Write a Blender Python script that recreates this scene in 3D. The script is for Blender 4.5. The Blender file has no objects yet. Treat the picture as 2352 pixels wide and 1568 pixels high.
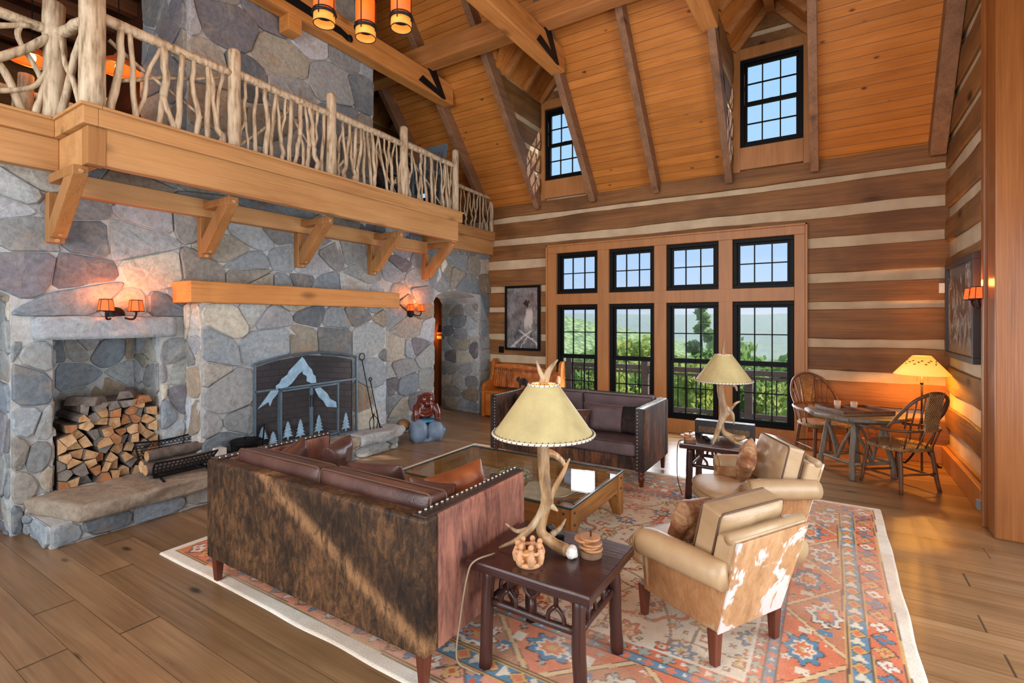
import bpy, bmesh, math, random
import numpy as np
from mathutils import Vector, Matrix, Euler, noise as MN
R = random.Random(7)
SC = bpy.context.scene
COL = SC.collection
PI = math.pi
def V(*a): return Vector(a)
def S(r, g, b):                                   # sRGB 0-255 -> linear rgba
    f = lambda c: (c/255/12.92) if c/255 <= .04045 else ((c/255+.055)/1.055)**2.4
    return (f(r), f(g), f(b), 1.0)
def nz(x, y=0., z=0.): return MN.noise(Vector((x, y, z)))
# ------------------------------------------------------------------ mesh builder
class MB:
    def __init__(s): s.v = []; s.f = []; s.mi = []; s.col = []; s.cur = 0
    def add(s, vs, fs, cols=None):
        o = len(s.v); s.v += [tuple(q) for q in vs]
        for f in fs: s.f.append(tuple(o+i for i in f)); s.mi.append(s.cur)
        s.col += cols if cols else [(1, 1, 1, 1)]*len(vs)
        return s
    def box(s, c, d, rot=None, taper=None):
        x, y, z = d[0]/2, d[1]/2, d[2]/2
        t = taper if taper else 1.0
        p = [V(-x*t, -y*t, -z), V(x*t, -y*t, -z), V(x*t, y*t, -z), V(-x*t, y*t, -z), V(-x, -y, z), V(x, -y, z), V(x, y, z), V(-x, y, z)]
        if rot is not None:
            m = rot if isinstance(rot, Matrix) else Euler(rot).to_matrix()
            p = [m @ q for q in p]
        c = V(*c)
        return s.add([q+c for q in p], [(3, 2, 1, 0), (4, 5, 6, 7), (0, 1, 5, 4), (1, 2, 6, 5), (2, 3, 7, 6), (3, 0, 4, 7)])
    def bx(s, x0, x1, y0, y1, z0, z1): return s.box(((x0+x1)/2, (y0+y1)/2, (z0+z1)/2), (abs(x1-x0), abs(y1-y0), abs(z1-z0)))
    def beam(s, a, b, w, h, up=(0, 0, 1), n=1, wob=0, seed=0):   # rectangular bar from a to b (w across, h along up), optionally hewn
        a, b = V(*a), V(*b); d = (b-a).normalized(); sd = d.cross(V(*up)).normalized(); u = sd.cross(d)
        vs = []
        for i in range(n+1):
            p = a.lerp(b, i/n)
            for j, (q, r) in enumerate(((-1, -1), (1, -1), (1, 1), (-1, 1))):
                k = 1+wob*nz(i*.9+seed*7.1, j*3.3, seed) if wob else 1
                vs.append(p+sd*(q*w/2*k)+u*(r*h/2*k))
        fs = [(3, 2, 1, 0), tuple(4*n+i for i in range(4))]
        for i in range(n):
            for j in range(4): fs.append((4*i+j, 4*i+(j+1) % 4, 4*i+4+(j+1) % 4, 4*i+4+j))
        return s.add(vs, fs)
    def tube(s, pts, rad, n=8, cap=True, closed=False, flat=1.0):
        P = [V(*p) for p in pts]; m = len(P)
        if not isinstance(rad, (list, tuple)): rad = [rad]*m
        vs = []; fs = []; pu = None
        for i in range(m):
            if closed: d = (P[(i+1) % m]-P[i-1])
            else: d = (P[min(i+1, m-1)]-P[max(i-1, 0)])
            d = d.normalized() if d.length > 1e-9 else V(0, 0, 1)
            if pu is None:
                pu = V(0, 0, 1) if abs(d.z) < .9 else V(1, 0, 0)
            u = (pu-d*pu.dot(d)); u = u.normalized() if u.length > 1e-6 else d.orthogonal().normalized()
            w = d.cross(u); pu = u
            for k in range(n):
                a = 2*PI*k/n
                vs.append(P[i]+(w*math.cos(a)+u*math.sin(a)*flat)*rad[i])
        for i in range(m if closed else m-1):
            for k in range(n):
                a, b = i*n+k, i*n+(k+1) % n; c = ((i+1) % m)*n
                fs.append((a, b, c+(k+1) % n, c+k))
        if cap and not closed: fs += [tuple(range(n-1, -1, -1)), tuple((m-1)*n+k for k in range(n))]
        return s.add(vs, fs)
    def lathe(s, prof, c=(0, 0, 0), n=20, mat=None, cap=True, sx=1, sy=1):
        c = V(*c); vs = []; fs = []; m = len(prof)
        for (r, z) in prof:
            for k in range(n):
                a = 2*PI*k/n; p = V(r*math.cos(a)*sx, r*math.sin(a)*sy, z)
                vs.append(c+(mat @ p if mat else p))
        for i in range(m-1):
            for k in range(n):
                fs.append((i*n+k, i*n+(k+1) % n, (i+1)*n+(k+1) % n, (i+1)*n+k))
        if cap: fs += [tuple(range(n-1, -1, -1)), tuple((m-1)*n+k for k in range(n))]
        return s.add(vs, fs)
    def prism(s, poly, a, b=None):               # polygon of 3d points extruded by vector a
        P = [V(*p) for p in poly]; a = V(*a); n = len(P)
        nrm = sum(((P[i]-P[0]).cross(P[(i+1) % n]-P[0]) for i in range(n)), V(0, 0, 0))
        if nrm.dot(a) > 0: P.reverse()
        fs = [tuple(range(n)), tuple(range(2*n-1, n-1, -1))]
        for i in range(n):
            j = (i+1) % n; fs.append((i, i+n, j+n, j)[::1])
        return s.add(P+[p+a for p in P], fs)
    def grid(s, fn, nu, nv, cu=False, col=None):
        vs = []; cl = [] if col else None
        for i in range(nu+1):
            for j in range(nv+1):
                vs.append(fn(i/nu, j/nv))
                if col: cl.append(col(i/nu, j/nv))
        fs = [(i*(nv+1)+j, (i+1)*(nv+1)+j, (i+1)*(nv+1)+j+1, i*(nv+1)+j+1) for i in range(nu) for j in range(nv)]
        return s.add(vs, fs, cl)
    def ell(s, c, r, rot=None, nu=16, nv=10, wob=0, sd=0):
        c = V(*c); vs = []; fs = []
        m = (rot if isinstance(rot, Matrix) else Euler(rot).to_matrix()) if rot is not None else None
        for i in range(nv+1):
            t = PI*i/nv
            for k in range(nu):
                a = 2*PI*k/nu; p = V(math.sin(t)*math.cos(a), math.sin(t)*math.sin(a), math.cos(t))
                if wob: p *= 1+wob*nz(p.x*1.7+sd, p.y*1.7, p.z*1.7)
                p = V(p.x*r[0], p.y*r[1], p.z*r[2]); vs.append(c+(m @ p if m else p))
        for i in range(nv):
            for k in range(nu):
                fs.append((i*nu+k, (i+1)*nu+k, (i+1)*nu+(k+1) % nu, i*nu+(k+1) % nu))
        return s.add(vs, fs)
    def cushion(s, c, d, rot=None, n=12, puff=.5, sag=0, sd=0, pinch=0, wr=0):   # stuffed box cushion d=(w,l,h)
        c = V(*c); m = (rot if isinstance(rot, Matrix) else Euler(rot).to_matrix()) if rot is not None else None
        vs = []; fs = []; N = n+1
        def P(u, v, sgn):
            e = (1-abs(u)**4)*(1-abs(v)**4)
            x = u*d[0]/2*(1-pinch*(1-v*v)*abs(u)); y = v*d[1]/2*(1-pinch*(1-u*u)*abs(v))
            hh = d[2]/2*((1-puff)+puff*e**.5)
            z = sgn*hh*(1-sag*math.exp(-(u*u+v*v)*2)) if sgn > 0 else sgn*hh
            if wr: z += sgn*wr*nz(u*3+sd, v*3, sgn)*e
            q = V(x, y, z); return c+(m @ q if m else q)
        for sg in (1, -1):
            for i in range(N):
                for j in range(N):
                    vs.append(P(-1+2*i/n, -1+2*j/n, sg))
        T = lambda i, j, k: k*N*N+i*N+j
        for i in range(n):
            for j in range(n):
                fs.append((T(i, j, 0), T(i+1, j, 0), T(i+1, j+1, 0), T(i, j+1, 0)))
                fs.append((T(i, j, 1), T(i, j+1, 1), T(i+1, j+1, 1), T(i+1, j, 1)))
        for i in range(n):
            for (a, b) in (((i, 0), (i+1, 0)), ((i+1, n), (i, n)), ((0, i+1), (0, i)), ((n, i), (n, i+1))):
                fs.append((T(a[0], a[1], 1), T(b[0], b[1], 1), T(b[0], b[1], 0), T(a[0], a[1], 0)))
        return s.add(vs, fs)
    def build(s, name, mat, parent=None, smooth=False, bev=0, sub=0, seg=2, colors=False, label=None, solid=0, auto=None):
        me = bpy.data.meshes.new(name); me.from_pydata(s.v, [], s.f)
        for mm in (mat if isinstance(mat, (list, tuple)) else [mat]): me.materials.append(mm)
        if any(s.mi): me.polygons.foreach_set('material_index', s.mi)
        if colors:
            ca = me.color_attributes.new('Col', 'FLOAT_COLOR', 'POINT')
            ca.data.foreach_set('color', np.array(s.col, dtype=np.float32).ravel())
        if smooth: me.polygons.foreach_set('use_smooth', [True]*len(me.polygons))
        me.update()
        o = bpy.data.objects.new(name, me); COL.objects.link(o)
        if parent: o.parent = parent
        if solid:
            m = o.modifiers.new('s', 'SOLIDIFY'); m.thickness = solid; m.offset = 0
        if bev:
            m = o.modifiers.new('b', 'BEVEL'); m.width = bev; m.segments = seg; m.limit_method = 'ANGLE'; m.angle_limit = .6
        if sub:
            m = o.modifiers.new('u', 'SUBSURF'); m.levels = sub; m.render_levels = sub
        if label: o['label'] = label
        return o
def empty(name, loc=(0, 0, 0), rz=0):
    o = bpy.data.objects.new(name, None); COL.objects.link(o); o.location = loc; o.rotation_euler = (0, 0, rz); o.empty_display_size = .1
    return o
def tag(o, label=None, cat=None, group=None, kind=None):
    if label: o['label'] = label
    if cat: o['category'] = cat
    if group: o['group'] = group
    if kind: o['kind'] = kind
    return o
def thing(name, label, cat, loc=(0, 0, 0), rz=0, group=None): return tag(empty(name, loc, rz), label, cat, group)
def struct(o, label=None, cat=None): return tag(o, label, cat, None, 'structure')
def kids(o):
    return [c for c in bpy.data.objects if c.parent == o]
def copytree(o, parent=None, **kw):
    c = o.copy(); COL.objects.link(c); c.parent = parent
    for k in kids(o): copytree(k, c)
    return c
def smoothstep(a, b, x):
    t = min(1, max(0, (x-a)/(b-a))); return t*t*(3-2*t)
def curve(pts, n):                                # Catmull-Rom through points
    P = [V(*p) for p in pts]; P = [P[0]*2-P[1]]+P+[P[-1]*2-P[-2]]; out = []
    m = len(P)-3
    for i in range(n+1):
        t = i/n*m; k = min(int(t), m-1); t -= k
        a, b, c, d = P[k:k+4]
        out.append(.5*((2*b)+(c-a)*t+(2*a-5*b+4*c-d)*t*t+(3*b-a-3*c+d)*t**3))
    return out
def lerps(vals, n):
    out = []; m = len(vals)-1
    for i in range(n+1):
        t = i/n*m; k = min(int(t), m-1); out.append(vals[k]+(vals[k+1]-vals[k])*(t-k))
    return out
# ------------------------------------------------------------------ node helper
class G:
    def __init__(s, name):
        s.m = bpy.data.materials.new(name); s.m.use_nodes = True; s.t = s.m.node_tree
        s.b = s.t.nodes['Principled BSDF']; s._c = None
    def L(s, a, b): s.t.links.new(a, b)
    def n(s, ty, **kw):
        o = s.t.nodes.new('ShaderNode'+ty)
        for k, v in kw.items(): setattr(o, k, v)
        return o
    def put(s, sock, v):
        if isinstance(v, bpy.types.NodeSocket): s.L(v, sock)
        elif v is not None:
            if isinstance(v, (int, float)) and sock.type in ('VECTOR', 'RGBA'): v = (v,)*3 + ((1,) if sock.type == 'RGBA' else ())
            sock.default_value = v
    def co(s, rnd=True):
        if s._c is None:
            c = s.n('TexCoord').outputs['Object']
            if rnd:
                o = s.n('ObjectInfo'); a = s.n('VectorMath', operation='SCALE'); s.put(a.inputs[0], (31., 17., 23.)); s.L(o.outputs['Random'], a.inputs['Scale'])
                b = s.n('VectorMath', operation='ADD'); s.L(c, b.inputs[0]); s.L(a.outputs[0], b.inputs[1]); c = b.outputs[0]
            s._c = c
        return s._c
    def sc(s, vec, k, loc=(0, 0, 0), rot=(0, 0, 0)):
        o = s.n('Mapping'); s.put(o.inputs['Vector'], vec); s.put(o.inputs['Scale'], k); s.put(o.inputs['Location'], loc); s.put(o.inputs['Rotation'], rot); return o.outputs[0]
    def noise(s, vec, scale=5, det=4, ro=.55, dist=0):
        o = s.n('TexNoise'); s.put(o.inputs['Vector'], vec); s.put(o.inputs['Scale'], scale); s.put(o.inputs['Detail'], det); s.put(o.inputs['Roughness'], ro); s.put(o.inputs['Distortion'], dist); return o.outputs['Fac']
    def vor(s, vec, scale=5, feat='F1', out='Distance', rnd=1):
        o = s.n('TexVoronoi', feature=feat); s.put(o.inputs['Vector'], vec); s.put(o.inputs['Scale'], scale); s.put(o.inputs['Randomness'], rnd); return o.outputs[out]
    def wn(s, v):
        o = s.n('TexWhiteNoise', noise_dimensions='1D'); s.put(o.inputs['W'], v); return o.outputs['Value']
    def wn2(s, v):
        o = s.n('TexWhiteNoise', noise_dimensions='3D'); s.put(o.inputs['Vector'], v); return o.outputs['Value']
    def ma(s, op, a, b=0, c=0, cl=False):
        o = s.n('Math', operation=op, use_clamp=cl); s.put(o.inputs[0], a); s.put(o.inputs[1], b); s.put(o.inputs[2], c); return o.outputs[0]
    def ss(s, x, a, b):
        o = s.n('MapRange', interpolation_type='SMOOTHSTEP'); s.put(o.inputs['Value'], x); s.put(o.inputs['From Min'], a); s.put(o.inputs['From Max'], b); return o.outputs[0]
    def xyz(s, v):
        o = s.n('SeparateXYZ'); s.put(o.inputs[0], v); return o.outputs
    def vec(s, x, y, z):
        o = s.n('CombineXYZ'); s.put(o.inputs[0], x); s.put(o.inputs[1], y); s.put(o.inputs[2], z); return o.outputs[0]
    def ramp(s, f, stops, it='LINEAR'):
        o = s.n('ValToRGB'); s.put(o.inputs[0], f); cr = o.color_ramp; cr.interpolation = it
        while len(cr.elements) < len(stops): cr.elements.new(.5)
        for e, (p, c) in zip(cr.elements, stops):
            e.position = p; e.color = c if isinstance(c, tuple) else (c, c, c, 1)
        return o.outputs[0]
    def mix(s, f, a, b, bl='MIX'):
        o = s.n('Mix', data_type='RGBA', blend_type=bl); s.put(o.inputs['Factor'], f); s.put(o.inputs[6], a); s.put(o.inputs[7], b); return o.outputs[2]
    def attr(s, n='Col'):
        o = s.n('Attribute', attribute_name=n); return o.outputs['Color']
    def bump(s, h, st=.3, d=.01, nrm=None):
        o = s.n('Bump'); s.put(o.inputs['Height'], h); s.put(o.inputs['Strength'], st); s.put(o.inputs['Distance'], d)
        if nrm: s.L(nrm, o.inputs['Normal'])
        return o.outputs[0]
    def out(s, col=None, rough=None, nrm=None, metal=None, **kw):
        for k, v in (('Base Color', col), ('Roughness', rough), ('Normal', nrm), ('Metallic', metal)):
            if v is not None: s.put(s.b.inputs[k], v)
        for k, v in kw.items(): s.put(s.b.inputs[k.replace('_', ' ')], v)
        return s.m
def plain(name, col, rough=.5, metal=0, var=.12, sc=8, bump=0, **kw):
    g = G(name); c = g.co(); f = g.noise(c, sc, 5)
    d = tuple(x*(1-var) for x in col[:3])+(1,); l = tuple(min(1, x*(1+var)) for x in col[:3])+(1,)
    nr = g.bump(g.noise(c, sc*6, 3), bump, .004) if bump else None
    return g.out(g.ramp(f, [(.3, d), (.7, l)]), rough, nr, metal, **kw)
def wood(name, dark, mid, light, ax=0, rough=.5, sc=1., knots=.8, hewn=0, board=None, bw=.14, groove=.02, gcol=.25, var=.35, rnd=True, cross=None, spec=.35, ends=0, blot=.5):
    """grain along axis ax; board = axis across the boards (width bw), ends = board length"""
    g = G(name); c = g.co(rnd); x = g.xyz(c)
    k = [1., 1., 1.]; k[ax] = .1
    off = None; bmp = None
    if board is not None:
        q = g.ma('DIVIDE', x[board], bw); idx = g.ma('FLOOR', q); fr = g.ma('FRACT', q)
        r1 = g.wn(idx)
        sh = [0, 0, 0]; sh[ax] = g.ma('MULTIPLY', r1, 13.7); sh[board] = g.ma('MULTIPLY', r1, 5.1)
        o = g.n('VectorMath', operation='ADD'); g.L(c, o.inputs[0]); g.L(g.vec(*sh), o.inputs[1]); c2 = o.outputs[0]
        if ends:
            e = g.ma('DIVIDE', g.ma('ADD', x[ax], g.ma('MULTIPLY', r1, 7.3)), ends); r1 = g.wn(g.ma('ADD', g.ma('FLOOR', e), g.ma('MULTIPLY', idx, 7.31)))
            fe = g.ma('FRACT', e)
    else: c2 = c; r1 = None
    v = g.sc(c2, tuple(a*sc for a in k))
    n1 = g.noise(v, 7, 6, .6, .4)
    k2 = [60., 60., 60.]; k2[ax] = 1.2
    n2 = g.noise(g.sc(c2, tuple(a*sc for a in k2)), 1, 3, .6)
    n3 = g.noise(c2, 1.3*sc, 3)
    f = g.ma('ADD', g.ma('MULTIPLY', n1, .6), g.ma('MULTIPLY', n2, .4))
    col = g.ramp(f, [(.28, dark), (.5, mid), (.72, light)])
    col = g.mix(g.ma('MULTIPLY', g.ss(n3, .42, .72), blot), col, dark)
    if r1 is not None:
        col = g.mix(1.0, col, g.ramp(r1, [(0, 1-var), (1, 1+var*.4)]), 'MULTIPLY')
    if knots:
        kk = [2.6, 2.6, 2.6]; kk[ax] = 1.1
        if board is not None:
            xx = g.xyz(c2); kv = g.vor(g.vec(g.ma('MULTIPLY', xx[ax], 1.5*sc), g.ma('MULTIPLY', xx[board], 4.2*sc), 0), 1.0); km = g.ss(g.ma('ADD', kv, g.ma('MULTIPLY', n1, .05)), .14, .05)
        else: kv = g.vor(g.sc(c2, tuple(a*sc for a in kk)), 1.0); km = g.ss(g.ma('ADD', kv, g.ma('MULTIPLY', n1, .08)), .22, .07)
        col = g.mix(g.ma('MULTIPLY', km, knots), col, tuple(q*.22 for q in dark[:3])+(1,))
    h = g.ma('MULTIPLY', n2, .25)
    if hewn:
        kh = [14., 14., 14.]; kh[ax] = 7.
        h = g.ma('ADD', h, g.ma('MULTIPLY', g.noise(g.sc(c2, tuple(kh)), 1, 2), hewn))
    if board is not None:
        gm = g.ss(g.ma('ABSOLUTE', g.ma('SUBTRACT', fr, .5)), .5-groove/2, .5)
        if ends: gm = g.ma('MAXIMUM', gm, g.ss(g.ma('ABSOLUTE', g.ma('SUBTRACT', fe, .5)), .5-.003, .5))
        col = g.mix(g.ma('MULTIPLY', gm, 1-gcol), col, tuple(q*.12 for q in dark[:3])+(1,))
        h = g.ma('SUBTRACT', h, g.ma('MULTIPLY', gm, 1.5))
    ro = g.ma('ADD', rough-.08, g.ma('MULTIPLY', n1, .16)) if rough else rough
    return g.out(col, ro, g.bump(h, .35, .012), Specular_IOR_Level=spec)
# ------------------------------------------------------------------ materials
M = {}
M['ceil'] = wood('pine_ceiling', S(156, 92, 36), S(192, 122, 54), S(208, 138, 68), ax=0, board=1, bw=.12*.634, groove=.09, gcol=.12, var=.16, rough=.42, knots=.95, sc=1.6, rnd=False, blot=.25)
M['beam'] = wood('beam_timber', S(150, 92, 40), S(194, 130, 66), S(210, 148, 80), ax=1, rough=.55, hewn=.9, knots=.6, blot=.3)
M['beamx'] = wood('beam_timber_x', S(124, 80, 40), S(172, 114, 60), S(192, 134, 76), ax=0, rough=.55, hewn=.9, knots=.6, blot=.3)
M['rafter'] = wood('rafter_timber', S(96, 70, 50), S(136, 100, 72), S(160, 120, 88), ax=1, rough=.6, hewn=.6, knots=.7, blot=.4)
M['bal'] = wood('balcony_timber', S(152, 104, 60), S(188, 140, 88), S(204, 156, 104), ax=1, rough=.5, hewn=.9, knots=.6, blot=.15)
M['balz'] = wood('bracket_timber', S(122, 82, 44), S(158, 110, 62), S(176, 126, 76), ax=2, rough=.5, hewn=.6, knots=.4, blot=.2)
M['log'] = wood('hewn_log', S(80, 52, 28), S(130, 88, 47), S(160, 114, 66), ax=0, rough=.62, hewn=1.2, knots=1., blot=.6, sc=.9)
M['logy'] = wood('hewn_log_y', S(84, 56, 30), S(134, 93, 50), S(162, 118, 68), ax=1, rough=.62, hewn=1.2, knots=1., blot=.6, sc=.9)
M['floor'] = wood('plank_floor', S(96, 70, 44), S(140, 108, 74), S(164, 134, 98), ax=0, board=1, bw=.2, groove=.022, gcol=.2, ends=3.4, var=.22, rough=.3, knots=1., sc=.8, rnd=False, spec=.5, blot=.35)
M['casing'] = wood('fir_casing', S(148, 98, 54), S(170, 116, 66), S(184, 130, 80), ax=2, rough=.4, knots=0, sc=1.5, blot=.2)
M['casing2'] = wood('fir_panel', S(112, 64, 28), S(136, 80, 36), S(150, 94, 46), ax=2, rough=.3, knots=.2, sc=1.2, blot=.3)
M['joist'] = wood('loft_joist', S(70, 38, 20), S(104, 60, 32), S(128, 78, 44), ax=1, rough=.6, hewn=.5, knots=.5)
M['darkceil'] = wood('loft_ceiling', S(50, 24, 12), S(72, 36, 18), S(88, 46, 24), ax=0, board=1, bw=.12, rough=.6, knots=.3, rnd=False)
def m_chink():
    g = G('chinking'); c = g.co(False); n = g.noise(c, 30, 3)
    return g.out(g.ramp(g.noise(c, 3, 3), [(.3, S(180, 158, 126)), (.7, S(206, 186, 154))]), .9, g.bump(n, .3, .006))
M['chink'] = m_chink()
def m_stone():
    g = G('field_stone'); c = g.co(False); a = g.attr()
    n1 = g.noise(c, 4, 8, .65, .6); n2 = g.noise(c, 22, 6, .7); n3 = g.noise(g.sc(c, (1, 1, 2.2)), 2.2, 4)
    col = g.mix(1., a, g.ramp(n2, [(.25, .58), (.5, .98), (.75, 1.3)]), 'MULTIPLY')
    col = g.mix(g.ma('MULTIPLY', g.ss(n1, .5, .75), .55), col, S(176, 168, 152))
    col = g.mix(g.ma('MULTIPLY', g.ss(n3, .58, .74), .45), col, S(152, 122, 88))
    col = g.mix(g.ma('MULTIPLY', g.ss(n1, .42, .2), .5), col, S(88, 92, 98))
    h = g.ma('ADD', g.ma('MULTIPLY', n1, .7), g.ma('MULTIPLY', n2, .5))
    return g.out(col, .82, g.bump(h, .9, .02), Specular_IOR_Level=.25)
M['stone'] = m_stone()
def m_mortar():
    g = G('mortar'); c = g.co(False)
    return g.out(g.ramp(g.noise(c, 6, 6, .7), [(.3, S(156, 156, 154)), (.7, S(196, 196, 192))]), .95, g.bump(g.noise(c, 40, 4), .6, .012))
M['mortar'] = m_mortar()
def m_twig():
    g = G('peeled_branch'); c = g.co(); n = g.noise(g.sc(c, (30, 30, 5)), 1, 4); n2 = g.noise(c, 5, 3)
    col = g.ramp(n, [(.3, S(128, 104, 76)), (.5, S(186, 166, 136)), (.7, S(208, 190, 160))])
    col = g.mix(g.ma('MULTIPLY', g.ss(g.vor(g.sc(c, (6, 6, 2.4)), 1.), .12, .02), .7), col, S(70, 50, 34))
    return g.out(g.mix(g.ma('MULTIPLY', g.ss(n2, .5, .75), .5), col, S(140, 112, 82)), .7, g.bump(n, .5, .008))
M['twig'] = m_twig()
M['iron'] = plain('black_iron', S(24, 24, 26), .55, .6, bump=.2)
M['black'] = plain('black_sash', S(9, 9, 10), .5, Specular_IOR_Level=.15)
def schlick(g, f0, k):
    lw = g.n('LayerWeight'); g.put(lw.inputs[0], .5); return g.ma('ADD', f0, g.ma('MULTIPLY', g.ma('POWER', lw.outputs['Facing'], 5), k))
def m_glass():
    g = G('window_glass'); t = g.n('BsdfTransparent'); gl = g.n('BsdfGlossy'); g.put(gl.inputs['Roughness'], .02)
    f = schlick(g, .004, .12); mx = g.n('MixShader'); g.L(f, mx.inputs[0]); g.L(t.outputs[0], mx.inputs[1]); g.L(gl.outputs[0], mx.inputs[2])
    g.L(mx.outputs[0], g.t.nodes['Material Output'].inputs[0]); return g.m
M['glass'] = m_glass()
def emit(name, col, st, base=None):
    g = G(name); g.put(g.b.inputs['Emission Color'], col); g.put(g.b.inputs['Emission Strength'], st)
    return g.out(base or col, .5)
M['bulb'] = emit('bulb_glow', S(255, 214, 140), 14)
# ------------------------------------------------------------------ camera, render look, lights
cam = bpy.data.cameras.new('camera'); co = bpy.data.objects.new('camera', cam); COL.objects.link(co)
cam.sensor_width = 36; cam.lens = 1154*36/2352; cam.shift_y = -49/2352; cam.clip_end = 9000; cam.clip_start = .05
co.location = (0, 0, 1.75); co.rotation_euler = (PI/2, 0, math.radians(32.281)); SC.camera = co
SC.view_settings.view_transform = 'Standard'; SC.view_settings.look = 'None'; SC.view_settings.exposure = -.12; SC.view_settings.gamma = 1
SC.cycles.max_bounces = 7; SC.cycles.diffuse_bounces = 4; SC.cycles.transparent_max_bounces = 12; SC.cycles.sample_clamp_indirect = 5; SC.cycles.sample_clamp_direct = 12
W = bpy.data.worlds.new('sky'); SC.world = W; W.use_nodes = True; nt = W.node_tree
def world():
    t = nt; bg = t.nodes['Background']; n = lambda ty: t.nodes.new('ShaderNode'+ty)
    tc = n('TexCoord'); sx = n('SeparateXYZ'); t.links.new(tc.outputs['Generated'], sx.inputs[0])
    rp = n('ValToRGB'); t.links.new(sx.outputs['Z'], rp.inputs[0]); cr = rp.color_ramp
    cr.elements.new(.5); cr.elements.new(.5)
    for e, (p, c) in zip(cr.elements, [(0, S(150, 186, 232)), (.05, S(160, 200, 248)), (.3, S(164, 212, 255)), (1, S(120, 180, 250))]): e.position = p; e.color = c
    mp = n('Mapping'); mp.inputs['Scale'].default_value = (3, 3, 14); t.links.new(tc.outputs['Generated'], mp.inputs[0])
    no = n('TexNoise'); no.inputs['Scale'].default_value = 2.2; no.inputs['Detail'].default_value = 6; t.links.new(mp.outputs[0], no.inputs[0])
    r2 = n('ValToRGB'); t.links.new(no.outputs['Fac'], r2.inputs[0]); r2.color_ramp.elements[0].position = .52; r2.color_ramp.elements[1].position = .68
    r3 = n('ValToRGB'); t.links.new(sx.outputs['Z'], r3.inputs[0]); r3.color_ramp.elements[0].color = (1, 1, 1, 1); r3.color_ramp.elements[1].color = (0, 0, 0, 1); r3.color_ramp.elements[1].position = .09
    mu = n('Math'); mu.operation = 'MULTIPLY'; t.links.new(r2.outputs[0], mu.inputs[0]); t.links.new(r3.outputs[0], mu.inputs[1])
    mx = n('Mix'); mx.data_type = 'RGBA'; t.links.new(mu.outputs[0], mx.inputs[0]); t.links.new(rp.outputs[0], mx.inputs[6]); mx.inputs[7].default_value = S(246, 250, 255)
    t.links.new(mx.outputs[2], bg.inputs[0]); bg.inputs[1].default_value = 1.14
world()
def light(kind, name, loc, energy, col=(1, 1, 1), rot=None, size=None, sy=None, **kw):
    l = bpy.data.lights.new(name, kind); l.energy = energy; l.color = col[:3]
    if kind == 'AREA':
        l.size = size; 
        if sy: l.shape = 'RECTANGLE'; l.size_y = sy
    elif kind in ('POINT', 'SPOT') and size: l.shadow_soft_size = size
    for k, v in kw.items(): setattr(l, k, v)
    o = bpy.data.objects.new(name, l); COL.objects.link(o); o.location = loc
    if rot: o.rotation_euler = rot
    return o
sun = light('SUN', 'sun', (6, 14, 20), 6.0, (1, .95, .86)); sun.data.angle = .01
sun.rotation_euler = V(-.6, -.5, -.64).to_track_quat('-Z', 'Y').to_euler()
DAY = (.93, .96, 1.0)
# daylight entering by the windows (lamps lie in the openings, facing in), then added front fill
for x, w, e in ((-3.56, .44, 22), (-2.73, .68, 34), (-1.775, .68, 34), (-.805, .68, 34)): light('AREA', 'window_daylight', (x, 7.9, 1.12), e, DAY, (-PI/2, 0, 0), w, 1.7)
light('AREA', 'entry_daylight', (2.45, 2.4, 1.6), 230, (.95, .97, 1), (0, PI/2, 0), 2.4, 4.2)
light('AREA', 'side_room_daylight', (-7.4, 7.84, 1.2), 30, DAY, (-PI/2, 0, 0), .9, 1.8)
light('AREA', 'window_daylight_front', (-2.2, -3.0, 2.2), 390, (.95, .97, 1), (PI/2, 0, 0), 6.5, 3.4)  # added fill lamp behind the camera, brightens the whole room
light('AREA', 'dormer_daylight_front', (-2.2, -2.4, 5.0), 460, (.96, .97, 1), (PI/2-.35, 0, 0), 5.5, 1.2)  # added high fill lamp; the front roof slope has no dormer
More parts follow.
